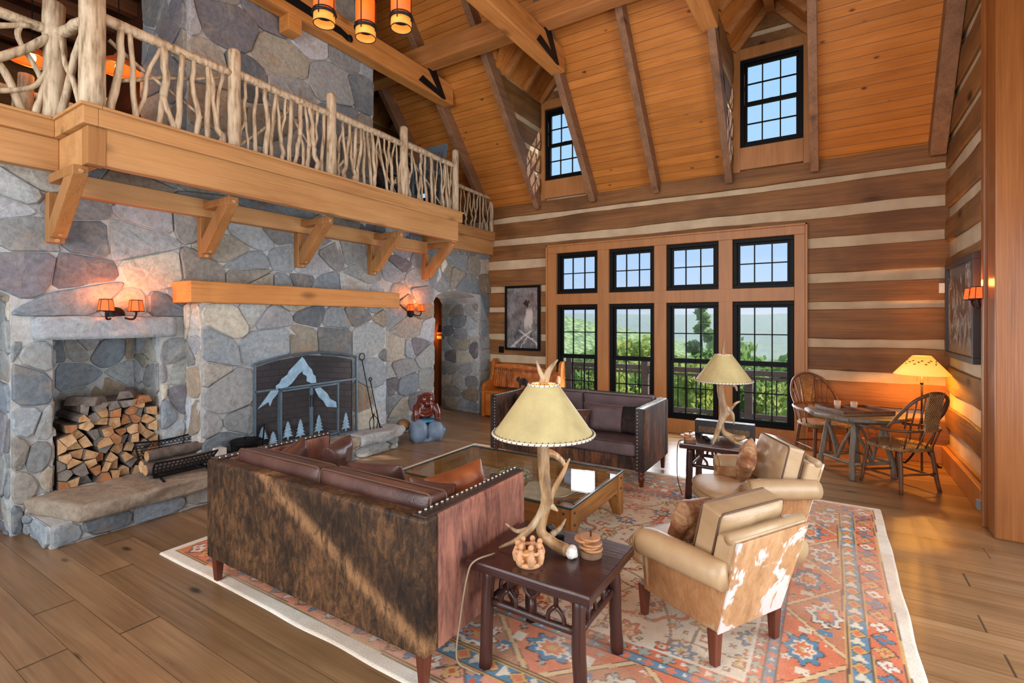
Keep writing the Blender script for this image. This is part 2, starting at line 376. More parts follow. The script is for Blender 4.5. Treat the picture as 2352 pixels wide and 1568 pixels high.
# ------------------------------------------------------------------ stone masonry
PAL = [(138, 147, 151), (118, 128, 135), (156, 161, 158), (110, 119, 126), (146, 143, 134), (164, 160, 146), (128, 130, 130), (149, 159, 164), (146, 132, 114), (118, 118, 124), (158, 162, 166), (142, 147, 147)]
def stone_col(r):
    c = r.choice(PAL); k = r.uniform(.86, 1.18); return S(*[min(255, q*k) for q in c])
def clip(poly, n, d):                              # keep n.p <= d
    out = []
    for i in range(len(poly)):
        p, q = poly[i], poly[(i+1) % len(poly)]
        a = n[0]*p[0]+n[1]*p[1]-d; b = n[0]*q[0]+n[1]*q[1]-d
        if a <= 0: out.append(p)
        if a*b < 0: t = a/(a-b); out.append((p[0]+(q[0]-p[0])*t, p[1]+(q[1]-p[1])*t))
    return out
def stones(mb, rect, to3, holes=(), sx=.46, sy=.3, seed=1, gap=.004, dep=.026, big=.0, tint=None):
    """irregular field stones over rect=(a0,a1,b0,b1); holes: convex ccw polygons; to3(a,b,depth)->point"""
    r = random.Random(seed); a0, a1, b0, b1 = rect; pts = []
    rows = max(1, round((b1-b0)/sy)); hy = (b1-b0)/rows
    for j in range(-1, rows+1):
        n = max(1, round((a1-a0)/sx)); w = (a1-a0)/n; o = r.uniform(0, w)
        for i in range(-2, n+2):
            if r.random() < .12: continue
            p = (a0+(i+.5)*w+o-w/2+r.uniform(-.36, .36)*w, b0+(j+.5)*hy+r.uniform(-.22, .22)*hy)
            pts.append(p)
            if r.random() < .22: pts.append((p[0]+r.uniform(.3, .5)*w, p[1]+r.uniform(-.45, .45)*hy))
    def hole_dist(p, h):
        best = None
        for i in range(len(h)):
            x, y = h[i]; x2, y2 = h[(i+1) % len(h)]; ex, ey = x2-x, y2-y; l = math.hypot(ex, ey); n = (ey/l, -ex/l); d = (p[0]-x)*n[0]+(p[1]-y)*n[1]
            if best is None or d > best[0]: best = (d, n, x*n[0]+y*n[1])
        return best
    pts = [p for p in pts if all(hole_dist(p, h)[0] > .05 for h in holes)]
    ky = (sx/sy)
    for p in pts:
        poly = [(a0, b0), (a1, b0), (a1, b1), (a0, b1)]
        for q in pts:
            if q is p: continue
            dx, dy = q[0]-p[0], (q[1]-p[1])*ky
            if abs(dx) > sx*3 or abs(dy) > sx*3: continue
            nn = (dx, dy*ky); d = ((q[0]**2-p[0]**2)+ky*ky*(q[1]**2-p[1]**2))/2
            poly = clip(poly, nn, d)
            if len(poly) < 3: break
        if len(poly) < 3: continue
        for h in holes:
            b = hole_dist(p, h); n = (-b[1][0], -b[1][1]); poly = clip(poly, n, -b[2])
            if len(poly) < 3: break
        if len(poly) < 3: continue
        ar = sum(poly[i-1][0]*poly[i][1]-poly[i][0]*poly[i-1][1] for i in range(len(poly)))/2
        if ar < .004: continue
        cx = sum(q[0] for q in poly)/len(poly); cy = sum(q[1] for q in poly)/len(poly)
        # outline, corners rounded, edge roughened
        ring = []
        for i in range(len(poly)):
            x, y = poly[i]; x2, y2 = poly[(i+1) % len(poly)]; l = math.hypot(x2-x, y2-y)
            if l < .02: continue
            k = max(2, int(l/.07)); 
            for t in range(k):
                u = (t+.5)/k*.94+.03 if k > 1 else .5
                ring.append((x+(x2-x)*u, y+(y2-y)*u))
        if len(ring) < 4: ring = poly
        n = len(ring); D = dep*r.uniform(.5, 1.5); tlt = (r.uniform(-.06, .06), r.uniform(-.06, .06)); col = stone_col(r) if not tint else tint(cx, cy, r)
        vs = []; m = math.sqrt(ar)
        for (ins, dd) in ((gap, -.004), (gap+.003, D*.6), (gap+.014, D*.93), (m*.3, D*1.02)):
            for (x, y) in ring:
                vx, vy = x-cx, y-cy; l = math.hypot(vx, vy)+1e-6; f = max(.15, 1-ins*(1+.5*nz(x*9, y*9, seed))/l)
                X_, Y_ = cx+vx*f, cy+vy*f
                vs.append(to3(X_, Y_, dd+(tlt[0]*vx+tlt[1]*vy)*(dd > 0)+.007*nz(X_*11, Y_*11, seed+3)*(dd > 0)))
        vs.append(to3(cx, cy, D*1.05)); fs = []
        for k in range(3):
            for i in range(n): fs.append((k*n+i, k*n+(i+1) % n, (k+1)*n+(i+1) % n, (k+1)*n+i))
        fs += [(3*n+i, 3*n+(i+1) % n, 4*n) for i in range(n)]
        mb.add(vs, fs, [col]*len(vs))
def rects(a0, a1, b0, b1, holes):
    A = sorted({a0, a1, *[max(a0, min(a1, x)) for h in holes for x in (h[0], h[1])]}); B = sorted({b0, b1, *[max(b0, min(b1, y)) for h in holes for y in (h[2], h[3])]})
    for i in range(len(A)-1):
        for j in range(len(B)-1):
            x, y = (A[i]+A[i+1])/2, (B[j]+B[j+1])/2
            if not any(h[0] < x < h[1] and h[2] < y < h[3] for h in holes): yield A[i], A[i+1], B[j], B[j+1]
def quad(mb, to3, a0, a1, b0, b1): mb.add([to3(a0, b0, 0), to3(a1, b0, 0), to3(a1, b1, 0), to3(a0, b1, 0)], [(0, 1, 2, 3)])
# ---- main stone wall (plane x=-5.6): doorway, wood niche, arch
XW = -5.6
wx = lambda x0: (lambda a, b, d: (x0+d, a, b))
arch = [(6.41, -.05), (7.68, -.05), (7.68, 2.07)]+[(7.045+.635*math.cos(t), 2.07+.21*math.sin(t)) for t in (math.radians(q) for q in (30, 60, 90, 120, 150))]+[(6.41, 2.07)]
niche = [(1.53, .29), (2.34, .29), (2.34, 1.58), (1.53, 1.58)]
ldoor = [(.2, -.05), (1.27, -.05), (1.27, 1.95), (.95, 2.12), (.74, 2.16), (.5, 2.12), (.2, 1.95)]
lint = [(1.40, 1.58), (2.47, 1.58), (2.47, 1.78), (1.40, 1.78)]
mb = MB()
mb.cur = 0
stones(mb, (-.6, 8.04, 0, 3.22), wx(XW), [arch, niche, ldoor, lint, [(2.62, 0), (5.02, 0), (5.02, 1.9), (2.62, 1.9)], [(1.27, 0), (1.53, 0), (1.53, 1.58), (1.27, 1.58)], [(2.34, 0), (2.62, 0), (2.62, 1.58), (2.34, 1.58)]], .48, .3, 5)
stones(mb, (1.27, 1.53, 0, 1.58), wx(XW), (), .2, .26, 6); stones(mb, (2.34, 2.62, 0, 1.58), wx(XW), (), .22, .24, 8)
mb.cur = 1
H = [(6.41, 7.68, -.1, 2.28), (1.53, 2.34, .29, 1.58), (.2, 1.27, -.1, 2.16), (3.1, 4.48, .1, 1.36)]
for q in rects(-.6, 8.04, 0, 3.26, H): quad(mb, wx(XW), *q)
def spandrel(pts, ztop):
    for i in range(len(pts)-1):
        (y0, z0), (y1, z1) = pts[i], pts[i+1]; mb.add([(XW, y0, z0), (XW, y1, z1), (XW, y1, ztop), (XW, y0, ztop)], [(0, 1, 2, 3)])
spandrel(sorted(arch[2:]), 2.28); spandrel(sorted(ldoor[2:]), 2.16)
# niche interior, arch and doorway reveals
def stoneface(mb, o, ua, ub, la, lb, seed, sx=.34, sy=.24, dep=.02):
    o, ua, ub = V(*o), V(*ua), V(*ub); n = ua.cross(ub)
    t3 = lambda a, b, d: tuple(o+ua*a+ub*b+n*d)
    mb.cur = 0; stones(mb, (0, la, 0, lb), t3, (), sx, sy, seed, dep=dep); mb.cur = 1; quad(mb, t3, 0, la, 0, lb)
stoneface(mb, (-6.15, 1.53, .29), (0, 1, 0), (0, 0, 1), .81, 1.3, 11, .3, .24)
stoneface(mb, (-6.15, 2.34, .29), (1, 0, 0), (0, 0, 1), .55, 1.3, 12)
stoneface(mb, (-5.6, 1.53, .29), (-1, 0, 0), (0, 0, 1), .55, 1.3, 13)
stoneface(mb, (-6.15, 1.53, 1.58), (0, 0, 0), (0, 0, 0), 0, 0, 14) if 0 else None
mb.cur = 1; mb.add([(-6.15, 1.53, 1.59), (-5.6, 1.53, 1.59), (-5.6, 2.34, 1.59), (-6.15, 2.34, 1.59)], [(0, 1, 2, 3)]); mb.add([(-6.15, 1.53, .285), (-5.6, 1.53, .285), (-5.6, 2.34, .285), (-6.15, 2.34, .285)], [(3, 2, 1, 0)])
stoneface(mb, (-6.5, 7.68, 0), (1, 0, 0), (0, 0, 1), .9, 2.07, 15)
stoneface(mb, (-5.6, 6.41, 0), (-1, 0, 0), (0, 0, 1), .9, 2.07, 16)
stoneface(mb, (-6.5, 1.27, 0), (1, 0, 0), (0, 0, 1), .9, 1.95, 17)
stoneface(mb, (-5.6, .2, 0), (-1, 0, 0), (0, 0, 1), .9, 1.95, 18)
mb.cur = 1
for P in (sorted(arch[2:]), sorted(ldoor[2:])):
    for i in range(len(P)-1):
        (y0, z0), (y1, z1) = P[i], P[i+1]; mb.add([(XW, y0, z0), (XW, y1, z1), (-6.5, y1, z1), (-6.5, y0, z0)], [(0, 1, 2, 3)])
# back side of the wall
for q in rects(-.6, 8.04, 0, 3.26, [(6.41, 7.68, -.1, 2.28), (.2, 1.27, -.1, 2.16)]): quad(mb, lambda a, b, d: (-6.5, a, b), *q)
struct(mb.build('wall_left', [M['stone'], M['mortar']], colors=True), 'grey fieldstone wall with fireplace, wood niche and arched doorway', 'wall')
# ---- fireplace breast
mb = MB(); XB = -5.3
fo = [(3.12, .28), (4.46, .28), (4.46, 1.23), (4.2, 1.29), (3.79, 1.33), (3.38, 1.29), (3.12, 1.23)]
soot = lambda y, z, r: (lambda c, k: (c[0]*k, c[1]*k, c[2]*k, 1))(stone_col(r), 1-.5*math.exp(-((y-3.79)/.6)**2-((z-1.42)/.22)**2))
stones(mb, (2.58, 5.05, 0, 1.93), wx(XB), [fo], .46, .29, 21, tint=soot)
mb.cur = 1
for q in rects(2.58, 5.05, 0, 1.95, [(3.12, 4.46, .28, 1.33)]): quad(mb, wx(XB), *q)
P = sorted(fo[2:])
for i in range(len(P)-1):
    (y0, z0), (y1, z1) = P[i], P[i+1]; mb.add([(XB, y0, z0), (XB, y1, z1), (XB, y1, 1.33), (XB, y0, 1.33)], [(0, 1, 2, 3)])
    mb.add([(XB, y0, z0), (XB, y1, z1), (-5.9, y1, z1), (-5.9, y0, z0)], [(3, 2, 1, 0)])
stoneface(mb, (-5.6, 2.58, 0), (1, 0, 0), (0, 0, 1), .3, 1.93, 22, .3, .3)
stoneface(mb, (-5.3, 5.05, 0), (-1, 0, 0), (0, 0, 1), .3, 1.93, 23, .3, .3)
br = struct(mb.build('wall_chimney_breast', [M['stone'], M['mortar']], colors=True), 'stone chimney breast around the arched fireplace opening', 'wall')
def m_brick():
    g = G('firebrick'); c = g.co(False); x = g.xyz(c); b = g.n('TexBrick'); g.L(g.vec(g.ma('ADD', x[1], x[0]), x[2], 0), b.inputs['Vector'])
    for k, v in (('Color1', S(126, 108, 100)), ('Color2', S(104, 88, 82)), ('Mortar', S(84, 78, 74)), ('Scale', 1.), ('Brick Width', .22), ('Row Height', .075), ('Mortar Size', .008)): g.put(b.inputs[k], v)
    return g.out(b.outputs['Color'], .9, g.bump(b.outputs['Fac'], -.4, .006))
M['brick'] = m_brick()
mb = MB()
mb.add([(-5.32, 3.12, .28), (-5.9, 3.3, .28), (-5.9, 4.28, .28), (-5.32, 4.46, .28), (-5.32, 3.12, 1.36), (-5.9, 3.3, 1.36), (-5.9, 4.28, 1.36), (-5.32, 4.46, 1.36)], [(0, 1, 2, 3), (0, 4, 5, 1), (1, 5, 6, 2), (2, 6, 7, 3), (4, 7, 6, 5)])
struct(mb.build('wall_firebox', M['brick']), 'brown brick lining inside the fireplace', 'firebox')
# ---- chimney above the loft
mb = MB(); mb.cur = 0
stones(mb, (2.59, 5.08, 3.3, 8.4), wx(XW), (), .62, .46, 31)
mb.cur = 1; quad(mb, wx(XW), 2.59, 5.08, 3.28, 8.4)
stoneface(mb, (-6.6, 2.59, 3.28), (1, 0, 0), (0, 0, 1), 1.0, 5.1, 32, .4, .36)
stoneface(mb, (-5.6, 5.08, 3.28), (-1, 0, 0), (0, 0, 1), 1.0, 5.1, 33, .4, .36)
struct(mb.build('wall_chimney', [M['stone'], M['mortar']], colors=True), 'tall stone chimney stack rising behind the loft railing', 'chimney')
# ---- niche lintel and hearth slabs
def slab(name, pts, z0, z1, seed, mat, label, cat, col=(150, 140, 126), wob=.02):
    ring = []
    for i in range(len(pts)):
        (x, y), (x2, y2) = pts[i], pts[(i+1) % len(pts)]; k = max(1, int(math.hypot(x2-x, y2-y)/.06))
        for t in range(k): ring.append((x+(x2-x)*t/k, y+(y2-y)*t/k))
    cx = sum(p[0] for p in ring)/len(ring); cy = sum(p[1] for p in ring)/len(ring); n = len(ring); vs = []; fs = []
    prof = [(.99, 0), (1.0, .2), (1.01, .5), (1.0, .82), (.975, 1), (.86, 1.03), (.4, 1.04)]
    for j, (k, h) in enumerate(prof):
        for (x, y) in ring:
            w = wob*nz(x*5, y*5, seed+h*3)*2; dx, dy = x-cx, y-cy; l = math.hypot(dx, dy)+1e-6; f = k+(w if j < 5 else w*.3)/l
            vs.append((cx+dx*f, cy+dy*f, z0+(z1-z0)*h+.012*nz(x*7, y*7, seed)*(j > 3)))
    for j in range(len(prof)-1):
        for i in range(n): fs.append((j*n+i, j*n+(i+1) % n, (j+1)*n+(i+1) % n, (j+1)*n+i))
    fs.append(tuple((len(prof)-1)*n+i for i in range(n))); fs.append(tuple(range(n-1, -1, -1)))
    mb = MB(); mb.add(vs, fs, [S(*col)]*len(vs)); o = mb.build(name, mat, colors=True, smooth=True); return struct(o, label, cat)
slab('trim_1', [(-5.7, 1.40), (-5.52, 1.40), (-5.50, 1.9), (-5.53, 2.47), (-5.7, 2.47)], 1.585, 1.775, 3, M['stone'], 'long rough stone lintel over the wood niche', 'lintel', (158, 164, 168), .015)
mb = MB(); mb.cur = 0
stones(mb, (1.36, 5.0, 0, .17), wx(-5.02), (), .42, .2, 41, dep=.03); mb.cur = 1; quad(mb, wx(-5.02), 1.36, 5.0, 0, .18)
stoneface(mb, (-5.6, 1.36, 0), (1, 0, 0), (0, 0, 1), .58, .17, 42, .3, .17); stoneface(mb, (-5.02, 5.0, 0), (-1, 0, 0), (0, 0, 1), .58, .17, 43, .3, .17)
mb.cur = 1; mb.bx(-5.6, -5.03, 1.37, 4.99, .1, .17)
struct(mb.build('trim_2', [M['stone'], M['mortar']], colors=True), 'stone base course of the raised hearth', 'hearth')
slab('trim_3', [(-5.64, 1.33), (-4.94, 1.50), (-4.93, 2.2), (-4.96, 2.6), (-5.64, 2.62)], .165, .285, 6, M['stone'], 'thick brown stone slab of the hearth below the wood niche', 'hearth slab', (150, 136, 118), .025)
slab('trim_4', [(-5.64, 2.64), (-4.96, 2.62), (-4.95, 3.3), (-4.97, 4.3), (-5.64, 4.3)], .165, .285, 7, M['stone'], 'middle stone slab of the raised hearth behind the near sofa', 'hearth slab', (160, 146, 126), .02)
slab('trim_5', [(-5.64, 4.32), (-4.96, 4.32), (-4.9, 4.8), (-5.0, 5.1), (-5.64, 5.12)], .165, .29, 8, M['stone'], 'grey stone slab at the end of the hearth by the carved figure', 'hearth slab', (166, 168, 168), .03)
# ------------------------------------------------------------------ log walls
def logs(mb, bands, spans, to3, seed, depth=.035, step=.14):
    """bands [(z0,z1)], spans [(a0,a1)] -> hewn log faces"""
    for bi, (z0, z1) in enumerate(bands):
        for (a0, a1, lo, hi) in spans:
            b0, b1 = max(z0, lo), min(z1, hi)
            if b1-b0 < .05: continue
            n = max(2, int((a1-a0)/step)); vs = []; fs = []
            prof = [(0, -.02), (0, depth*.7), (.03, depth), (.25, depth*1.1), (.5, depth*1.12), (.75, depth*1.1), (.97, depth), (1, depth*.7), (1, -.02)]; m = len(prof)
            for i in range(n+1):
                a = a0+(a1-a0)*i/n
                w0 = .02+.03*nz(a*.5, z0*3, seed)+.012*nz(a*2.3, z0, seed+5) if b0 == z0 else 0
                w1 = -.02+.03*nz(a*.5, z1*3, seed+9)+.012*nz(a*2.3, z1, seed+15) if b1 == z1 else 0
                for (u, d) in prof:
                    z = b0+w0+(b1+w1-b0-w0)*u; vs.append(to3(a, z, d+.012*nz(a*1.7, z*3, seed+bi)*(d > 0)))
            for i in range(n):
                for j in range(m-1): fs.append((i*m+j, (i+1)*m+j, (i+1)*m+j+1, i*m+j+1))
            fs.append(tuple(range(m))); fs.append(tuple(n*m+j for j in range(m-1, -1, -1)))
            mb.add(vs, fs)
bands_b = [(.0, .54), (.6, .96), (1.07, 1.40), (1.48, 1.92), (1.98, 2.28), (2.37, 2.74), (2.85, 3.17), (3.27, 3.61)]
YB = 8.03
mb = MB(); mb.cur = 0
tb = lambda a, z, d: (a, YB-d, z)
logs(mb, bands_b, [(-5.6, -4.27, 0, 9), (-.27, 1.24, 0, 9), (-4.27, -.27, 3.04, 9)], tb, 3)
logs(mb, [(3.66, 3.93)], [(-10.4, 2.0, 0, 9)], lambda a, z, d: (a, YB-.02-d, z), 8)
logs(mb, bands_b, [(-10.4, -8.05, 0, 3.2), (-6.78, -6.5, 0, 3.2), (-8.05, -6.78, 2.2, 3.2)], tb, 4)
mb.cur = 1
for q in rects(-10.4, 2.0, 0, 3.96, [(-4.1, -.4, .2, 2.95), (-7.9, -6.97, .1, 2.1)]): quad(mb, tb, *q)
for q in rects(-10.4, 2.0, 0, 3.96, [(-4.1, -.4, .2, 2.95), (-7.9, -6.97, .1, 2.1)]): quad(mb, lambda a, z, d: (a, 8.2, z), *q)
struct(mb.build('wall_back', [M['log'], M['chink']]), 'hewn log wall with pale chinking around the tall windows', 'wall')
bands_r = [(.0, .26), (.42, .72), (.88, 1.22), (1.32, 1.66), (1.72, 2.14), (2.2, 2.52), (2.68, 2.99), (3.1, 3.46), (3.57, 3.89), (3.95, 4.27), (4.35, 4.72), (4.8, 5.15), (5.24, 5.6), (5.7, 6.1), (6.2, 6.6)]
mb = MB(); mb.cur = 0
tr = lambda a, z, d: (1.235-d, a, z)
logs(mb, bands_r, [(5.6, 8.03, 0, 9)], tr, 13); mb.cur = 1
quad(mb, tr, 5.6, 8.05, 0, 8.0)
struct(mb.build('wall_right', [M['logy'], M['chink']]), 'hewn log gable wall with pale chinking right of the windows', 'wall')
# ------------------------------------------------------------------ floor and remaining shell (behind the camera)
mb = MB(); mb.add([(-10.4, -3.3, 0), (2.6, -3.3, 0), (2.6, 8.2, 0), (-10.4, 8.2, 0)], [(0, 1, 2, 3)])
mb.add([(-10.4, -3.3, -.2), (2.6, -3.3, -.2), (2.6, 8.2, -.2), (-10.4, 8.2, -.2)], [(3, 2, 1, 0)])
struct(mb.build('floor', M['floor']), 'wide plank wood floor', 'floor')
mb = MB(); mb.cur = 0
to = lambda a, z, d: (a, -3.2+d, z)
for q in rects(-10.4, 2.6, 0, 3.96, [(-5.4, 1.0, .3, 3.6)]): quad(mb, to, *q)
struct(mb.build('wall_front', M['logy']), None, None)
mb = MB(); tq = lambda a, z, d: (2.5, a, z)
for q in rects(-3.3, 5.6, 0, 9.5, [(.2, 4.6, .3, 2.9)]): quad(mb, tq, *q)
struct(mb.build('wall_entry', M['logy']), None, None)
mb = MB(); tq = lambda a, z, d: (-10.3, a, z)
for q in rects(-3.3, 8.2, 0, 9.5, [(6.7, 7.7, .3, 2.3), (6.2, 7.9, 3.6, 5.0)]): quad(mb, tq, *q)
struct(mb.build('wall_far_left', M['logy']), 'log wall of the side room beyond the arch', 'wall')
# ------------------------------------------------------------------ roof
KS = 1.22; RY = 2.4
rz_ = lambda y: 3.95+KS*(8.0-y)
def rq(mb, x0, x1, ya, yb, xa=None): mb.add([(x0, ya, rz_(ya)), (x1, ya, rz_(ya)), (x1, yb, rz_(yb)), (x0, yb, rz_(yb))], [(0, 1, 2, 3)])
DORM = [(-7.63, -6.61), (-4.42, -3.40), (-1.21, -.19)]; EZ = 5.7; HW = .51; RZD = EZ+HW*1.2; YE = 8-(EZ-3.95)/KS; YP = 8-(RZD-3.95)/KS
mb = MB(); xs = [-10.4]
cuts = []
prev = -10.4
for (a, b) in DORM:
    rq(mb, prev, a, 8.08, RY); m_ = (a+b)/2
    for (p, q, yp, yq) in ((a, m_, YE, YP), (m_, b, YP, YE)): mb.add([(p, yp, rz_(yp)), (q, yq, rz_(yq)), (q, RY, rz_(RY)), (p, RY, rz_(RY))], [(0, 1, 2, 3)])
    prev = b
rq(mb, prev, 2.6, 8.08, RY)
mb.add([(-10.4, RY, rz_(RY)), (2.6, RY, rz_(RY)), (2.6, -3.3, rz_(8.1)), (-10.4, -3.3, rz_(8.1))], [(0, 1, 2, 3)])
struct(mb.build('ceiling', M['ceil'], solid=.03), 'sloping ceiling of orange pine boards', 'ceiling')
# rafters
RX = [1.11, -.17, -1.24, -2.31, -3.38, -4.45, -5.6, -6.67, -7.74, -8.8]
for i, x in enumerate(RX):
    mb = MB(); a = (x, 7.99, 3.57+KS*.0+.13); dy = 5.4
    w = .1 if i else .16
    mb.beam((x, 7.985, 3.83), (x, 2.5, 3.83+KS*5.485), w, .27, n=14, wob=.06, seed=i)
    o = struct(mb.build('rafter', M['rafter'], bev=.008), 'rough sawn rafter under the pine ceiling, seen under the ceiling boards', 'rafter'); o['group'] = 'rafters under the sloping ceiling'
LBL = ['rafter lying along the log gable wall at the right end of the ceiling', 'rafter at the right side of the dormer nearest the gable wall', 'rafter at the left side of the dormer nearest the gable wall', 'rafter alone between the two dormers', 'rafter crossing in front of the dormer beside the loft', 'rafter at the left cheek of the dormer beside the loft', 'rafter passing above the end post of the loft railing', 'rafter seen beside the chimney above the loft', 'rafter farthest back above the loft beside the chimney', 'rafter deep in the loft behind the chimney']
for o, l in zip([o for o in COL.objects if o.name.startswith('rafter')], LBL):
    o['label'] = l; del o['group']
# tie beams and purlin
def hew(name, a, b, w, h, mat, label, cat, seed, n=26):
    mb = MB(); mb.beam(a, b, w, h, n=n, wob=.035, seed=seed); return struct(mb.build(name, mat, bev=.02), label, cat)
hew('tie_beam', (-5.45, 6.62, 5.53), (-5.45, -2.2, 5.53), .22, .34, M['beam'], 'heavy orange tie beam in front of the stone chimney', 'beam', 3)
hew('tie_beam', (-3.37, 6.62, 5.53), (-3.37, -2.2, 5.53), .22, .34, M['beam'], 'heavy orange tie beam meeting the rafter by the left dormer', 'beam', 5)
hew('tie_beam', (-1.27, 6.62, 5.53), (-1.27, -2.2, 5.53), .22, .34, M['beam'], 'heavy orange tie beam meeting the rafter left of the right dormer', 'beam', 6)
hew('purlin_beam', (-8.0, 5.97, 5.86), (1.2, 5.97, 5.86), .26, .3, M['beamx'], 'long hewn purlin crossing over the tie beams', 'beam', 9, 34)
# ------------------------------------------------------------------ windows
def window(name, x0, x1, z0, z1, nx, rows, label, y=8.06, hung=True, fr=.055):
    root = struct(empty(name, ((x0+x1)/2, y, z0)), label, 'window'); ox, oz = (x0+x1)/2, z0
    w, h = (x1-x0)/2, z1-z0
    mb = MB(); f = fr
    mb.bx(-w, w, -.07, .07, 0, f); mb.bx(-w, w, -.07, .07, h-f, h); mb.bx(-w, -w+f, -.07, .07, f, h-f); mb.bx(w-f, w, -.07, .07, f, h-f)
    mb.build('window_frame', M['black'], root, bev=.004)
    W2 = w-f; s = .035; mid = h*.5
    parts = [(f, mid), (mid, h-f)] if hung else [(f, h-f)]
    mb = MB()
    for k, (a, b) in enumerate(parts):
        yo = .0 if k else -.03
        if not hung: yo = -.01
        mb.bx(-W2, W2, yo-.02, yo+.02, a, a+s); mb.bx(-W2, W2, yo-.02, yo+.02, b-s, b); mb.bx(-W2, -W2+s, yo-.02, yo+.02, a+s, b-s); mb.bx(W2-s, W2, yo-.02, yo+.02, a+s, b-s)
        for i in range(1, nx): xx = -W2+2*W2*i/nx; mb.bx(xx-.008, xx+.008, yo-.012, yo+.012, a+s, b-s)
        for j in range(1, rows): zz = a+(b-a)*j/rows; mb.bx(-W2+s, W2-s, yo-.012, yo+.012, zz-.008, zz+.008)
    mb.build('sash', M['black'], root)
    if hung:
        mb = MB(); mb.bx(-.03, .03, -.065, -.045, mid-.005, mid+.02); mb.build('sash_lock', M['black'], root)
    mb = MB(); mb.bx(-W2, W2, .012, .016, f, h-f); mb.build('window_pane', M['glass'], root)
    return root
WX = [(-4.09, -3.31), (-3.11, -2.35), (-2.16, -1.39), (-1.2, -.41)]
lab = ['tall double hung window next to the carved bench', 'tall double hung window second from the carved bench', 'tall double hung window behind the far antler lamp, left of its post', 'tall double hung window nearest the round backed chairs']
lab2 = ['small transom window above the window next to the bench', 'small transom window second from the stone wall', 'small transom window third from the stone wall', 'small transom window nearest the gable wall']
for i, (a, b) in enumerate(WX):
    window('window_%d' % (i+1), a, b, .22, 2.02, 3, 2, lab[i])
    window('window_%d' % (i+5), a, b, 2.21, 2.93, 3, 2, lab2[i], hung=False)
window('window_11', -7.52, -6.72, 4.25, 5.52, 3, 2, 'dormer window glimpsed through the loft railing')
window('window_12', -7.9, -6.97, .1, 2.1, 3, 2, 'tall window glimpsed through the stone arch')
window('window_9', -4.33, -3.53, 4.25, 5.52, 3, 2, 'dormer window partly behind a rafter beside the loft')
window('window_10', -1.1, -.3, 4.25, 5.54, 3, 2, 'dormer window nearest the log gable wall')
# big casing
mb = MB(); y0, y1 = 7.935, 8.16
XS = [-4.26, -4.09, -3.31, -3.11, -2.35, -2.16, -1.39, -1.2, -.41, -.28]
for i in range(0, 10, 2): mb.bx(XS[i], XS[i+1], y0, y1, .22, 2.93)
mb.bx(XS[0], XS[-1], y0-.004, y1, 2.93, 3.05); mb.bx(XS[1], XS[-2], y0-.002, y1, 2.02, 2.21); mb.bx(XS[0], XS[-1], y0-.004, y1, .0, .22)
mb.bx(XS[0]-.03, XS[0], y0-.02, 8.05, .0, 3.08); mb.bx(XS[-1], XS[-1]+.03, y0-.02, 8.05, .0, 3.08); mb.bx(XS[0]-.03, XS[-1]+.03, y0-.02, 8.05, 3.05, 3.08)
struct(mb.build('trim_6', M['casing'], bev=.005), 'smooth fir casing around the wall of windows', 'window casing')
mb = MB()
for q in ((-8.05, -7.9, 0, 2.2), (-6.97, -6.78, 0, 2.2), (-7.9, -6.97, 2.1, 2.2), (-7.9, -6.97, 0, .1)): mb.bx(q[0], q[1], 7.9, 8.16, q[2], q[3])
struct(mb.build('trim_10', M['casing2'], bev=.005), 'orange wood door casing seen through the stone arch', 'door casing')
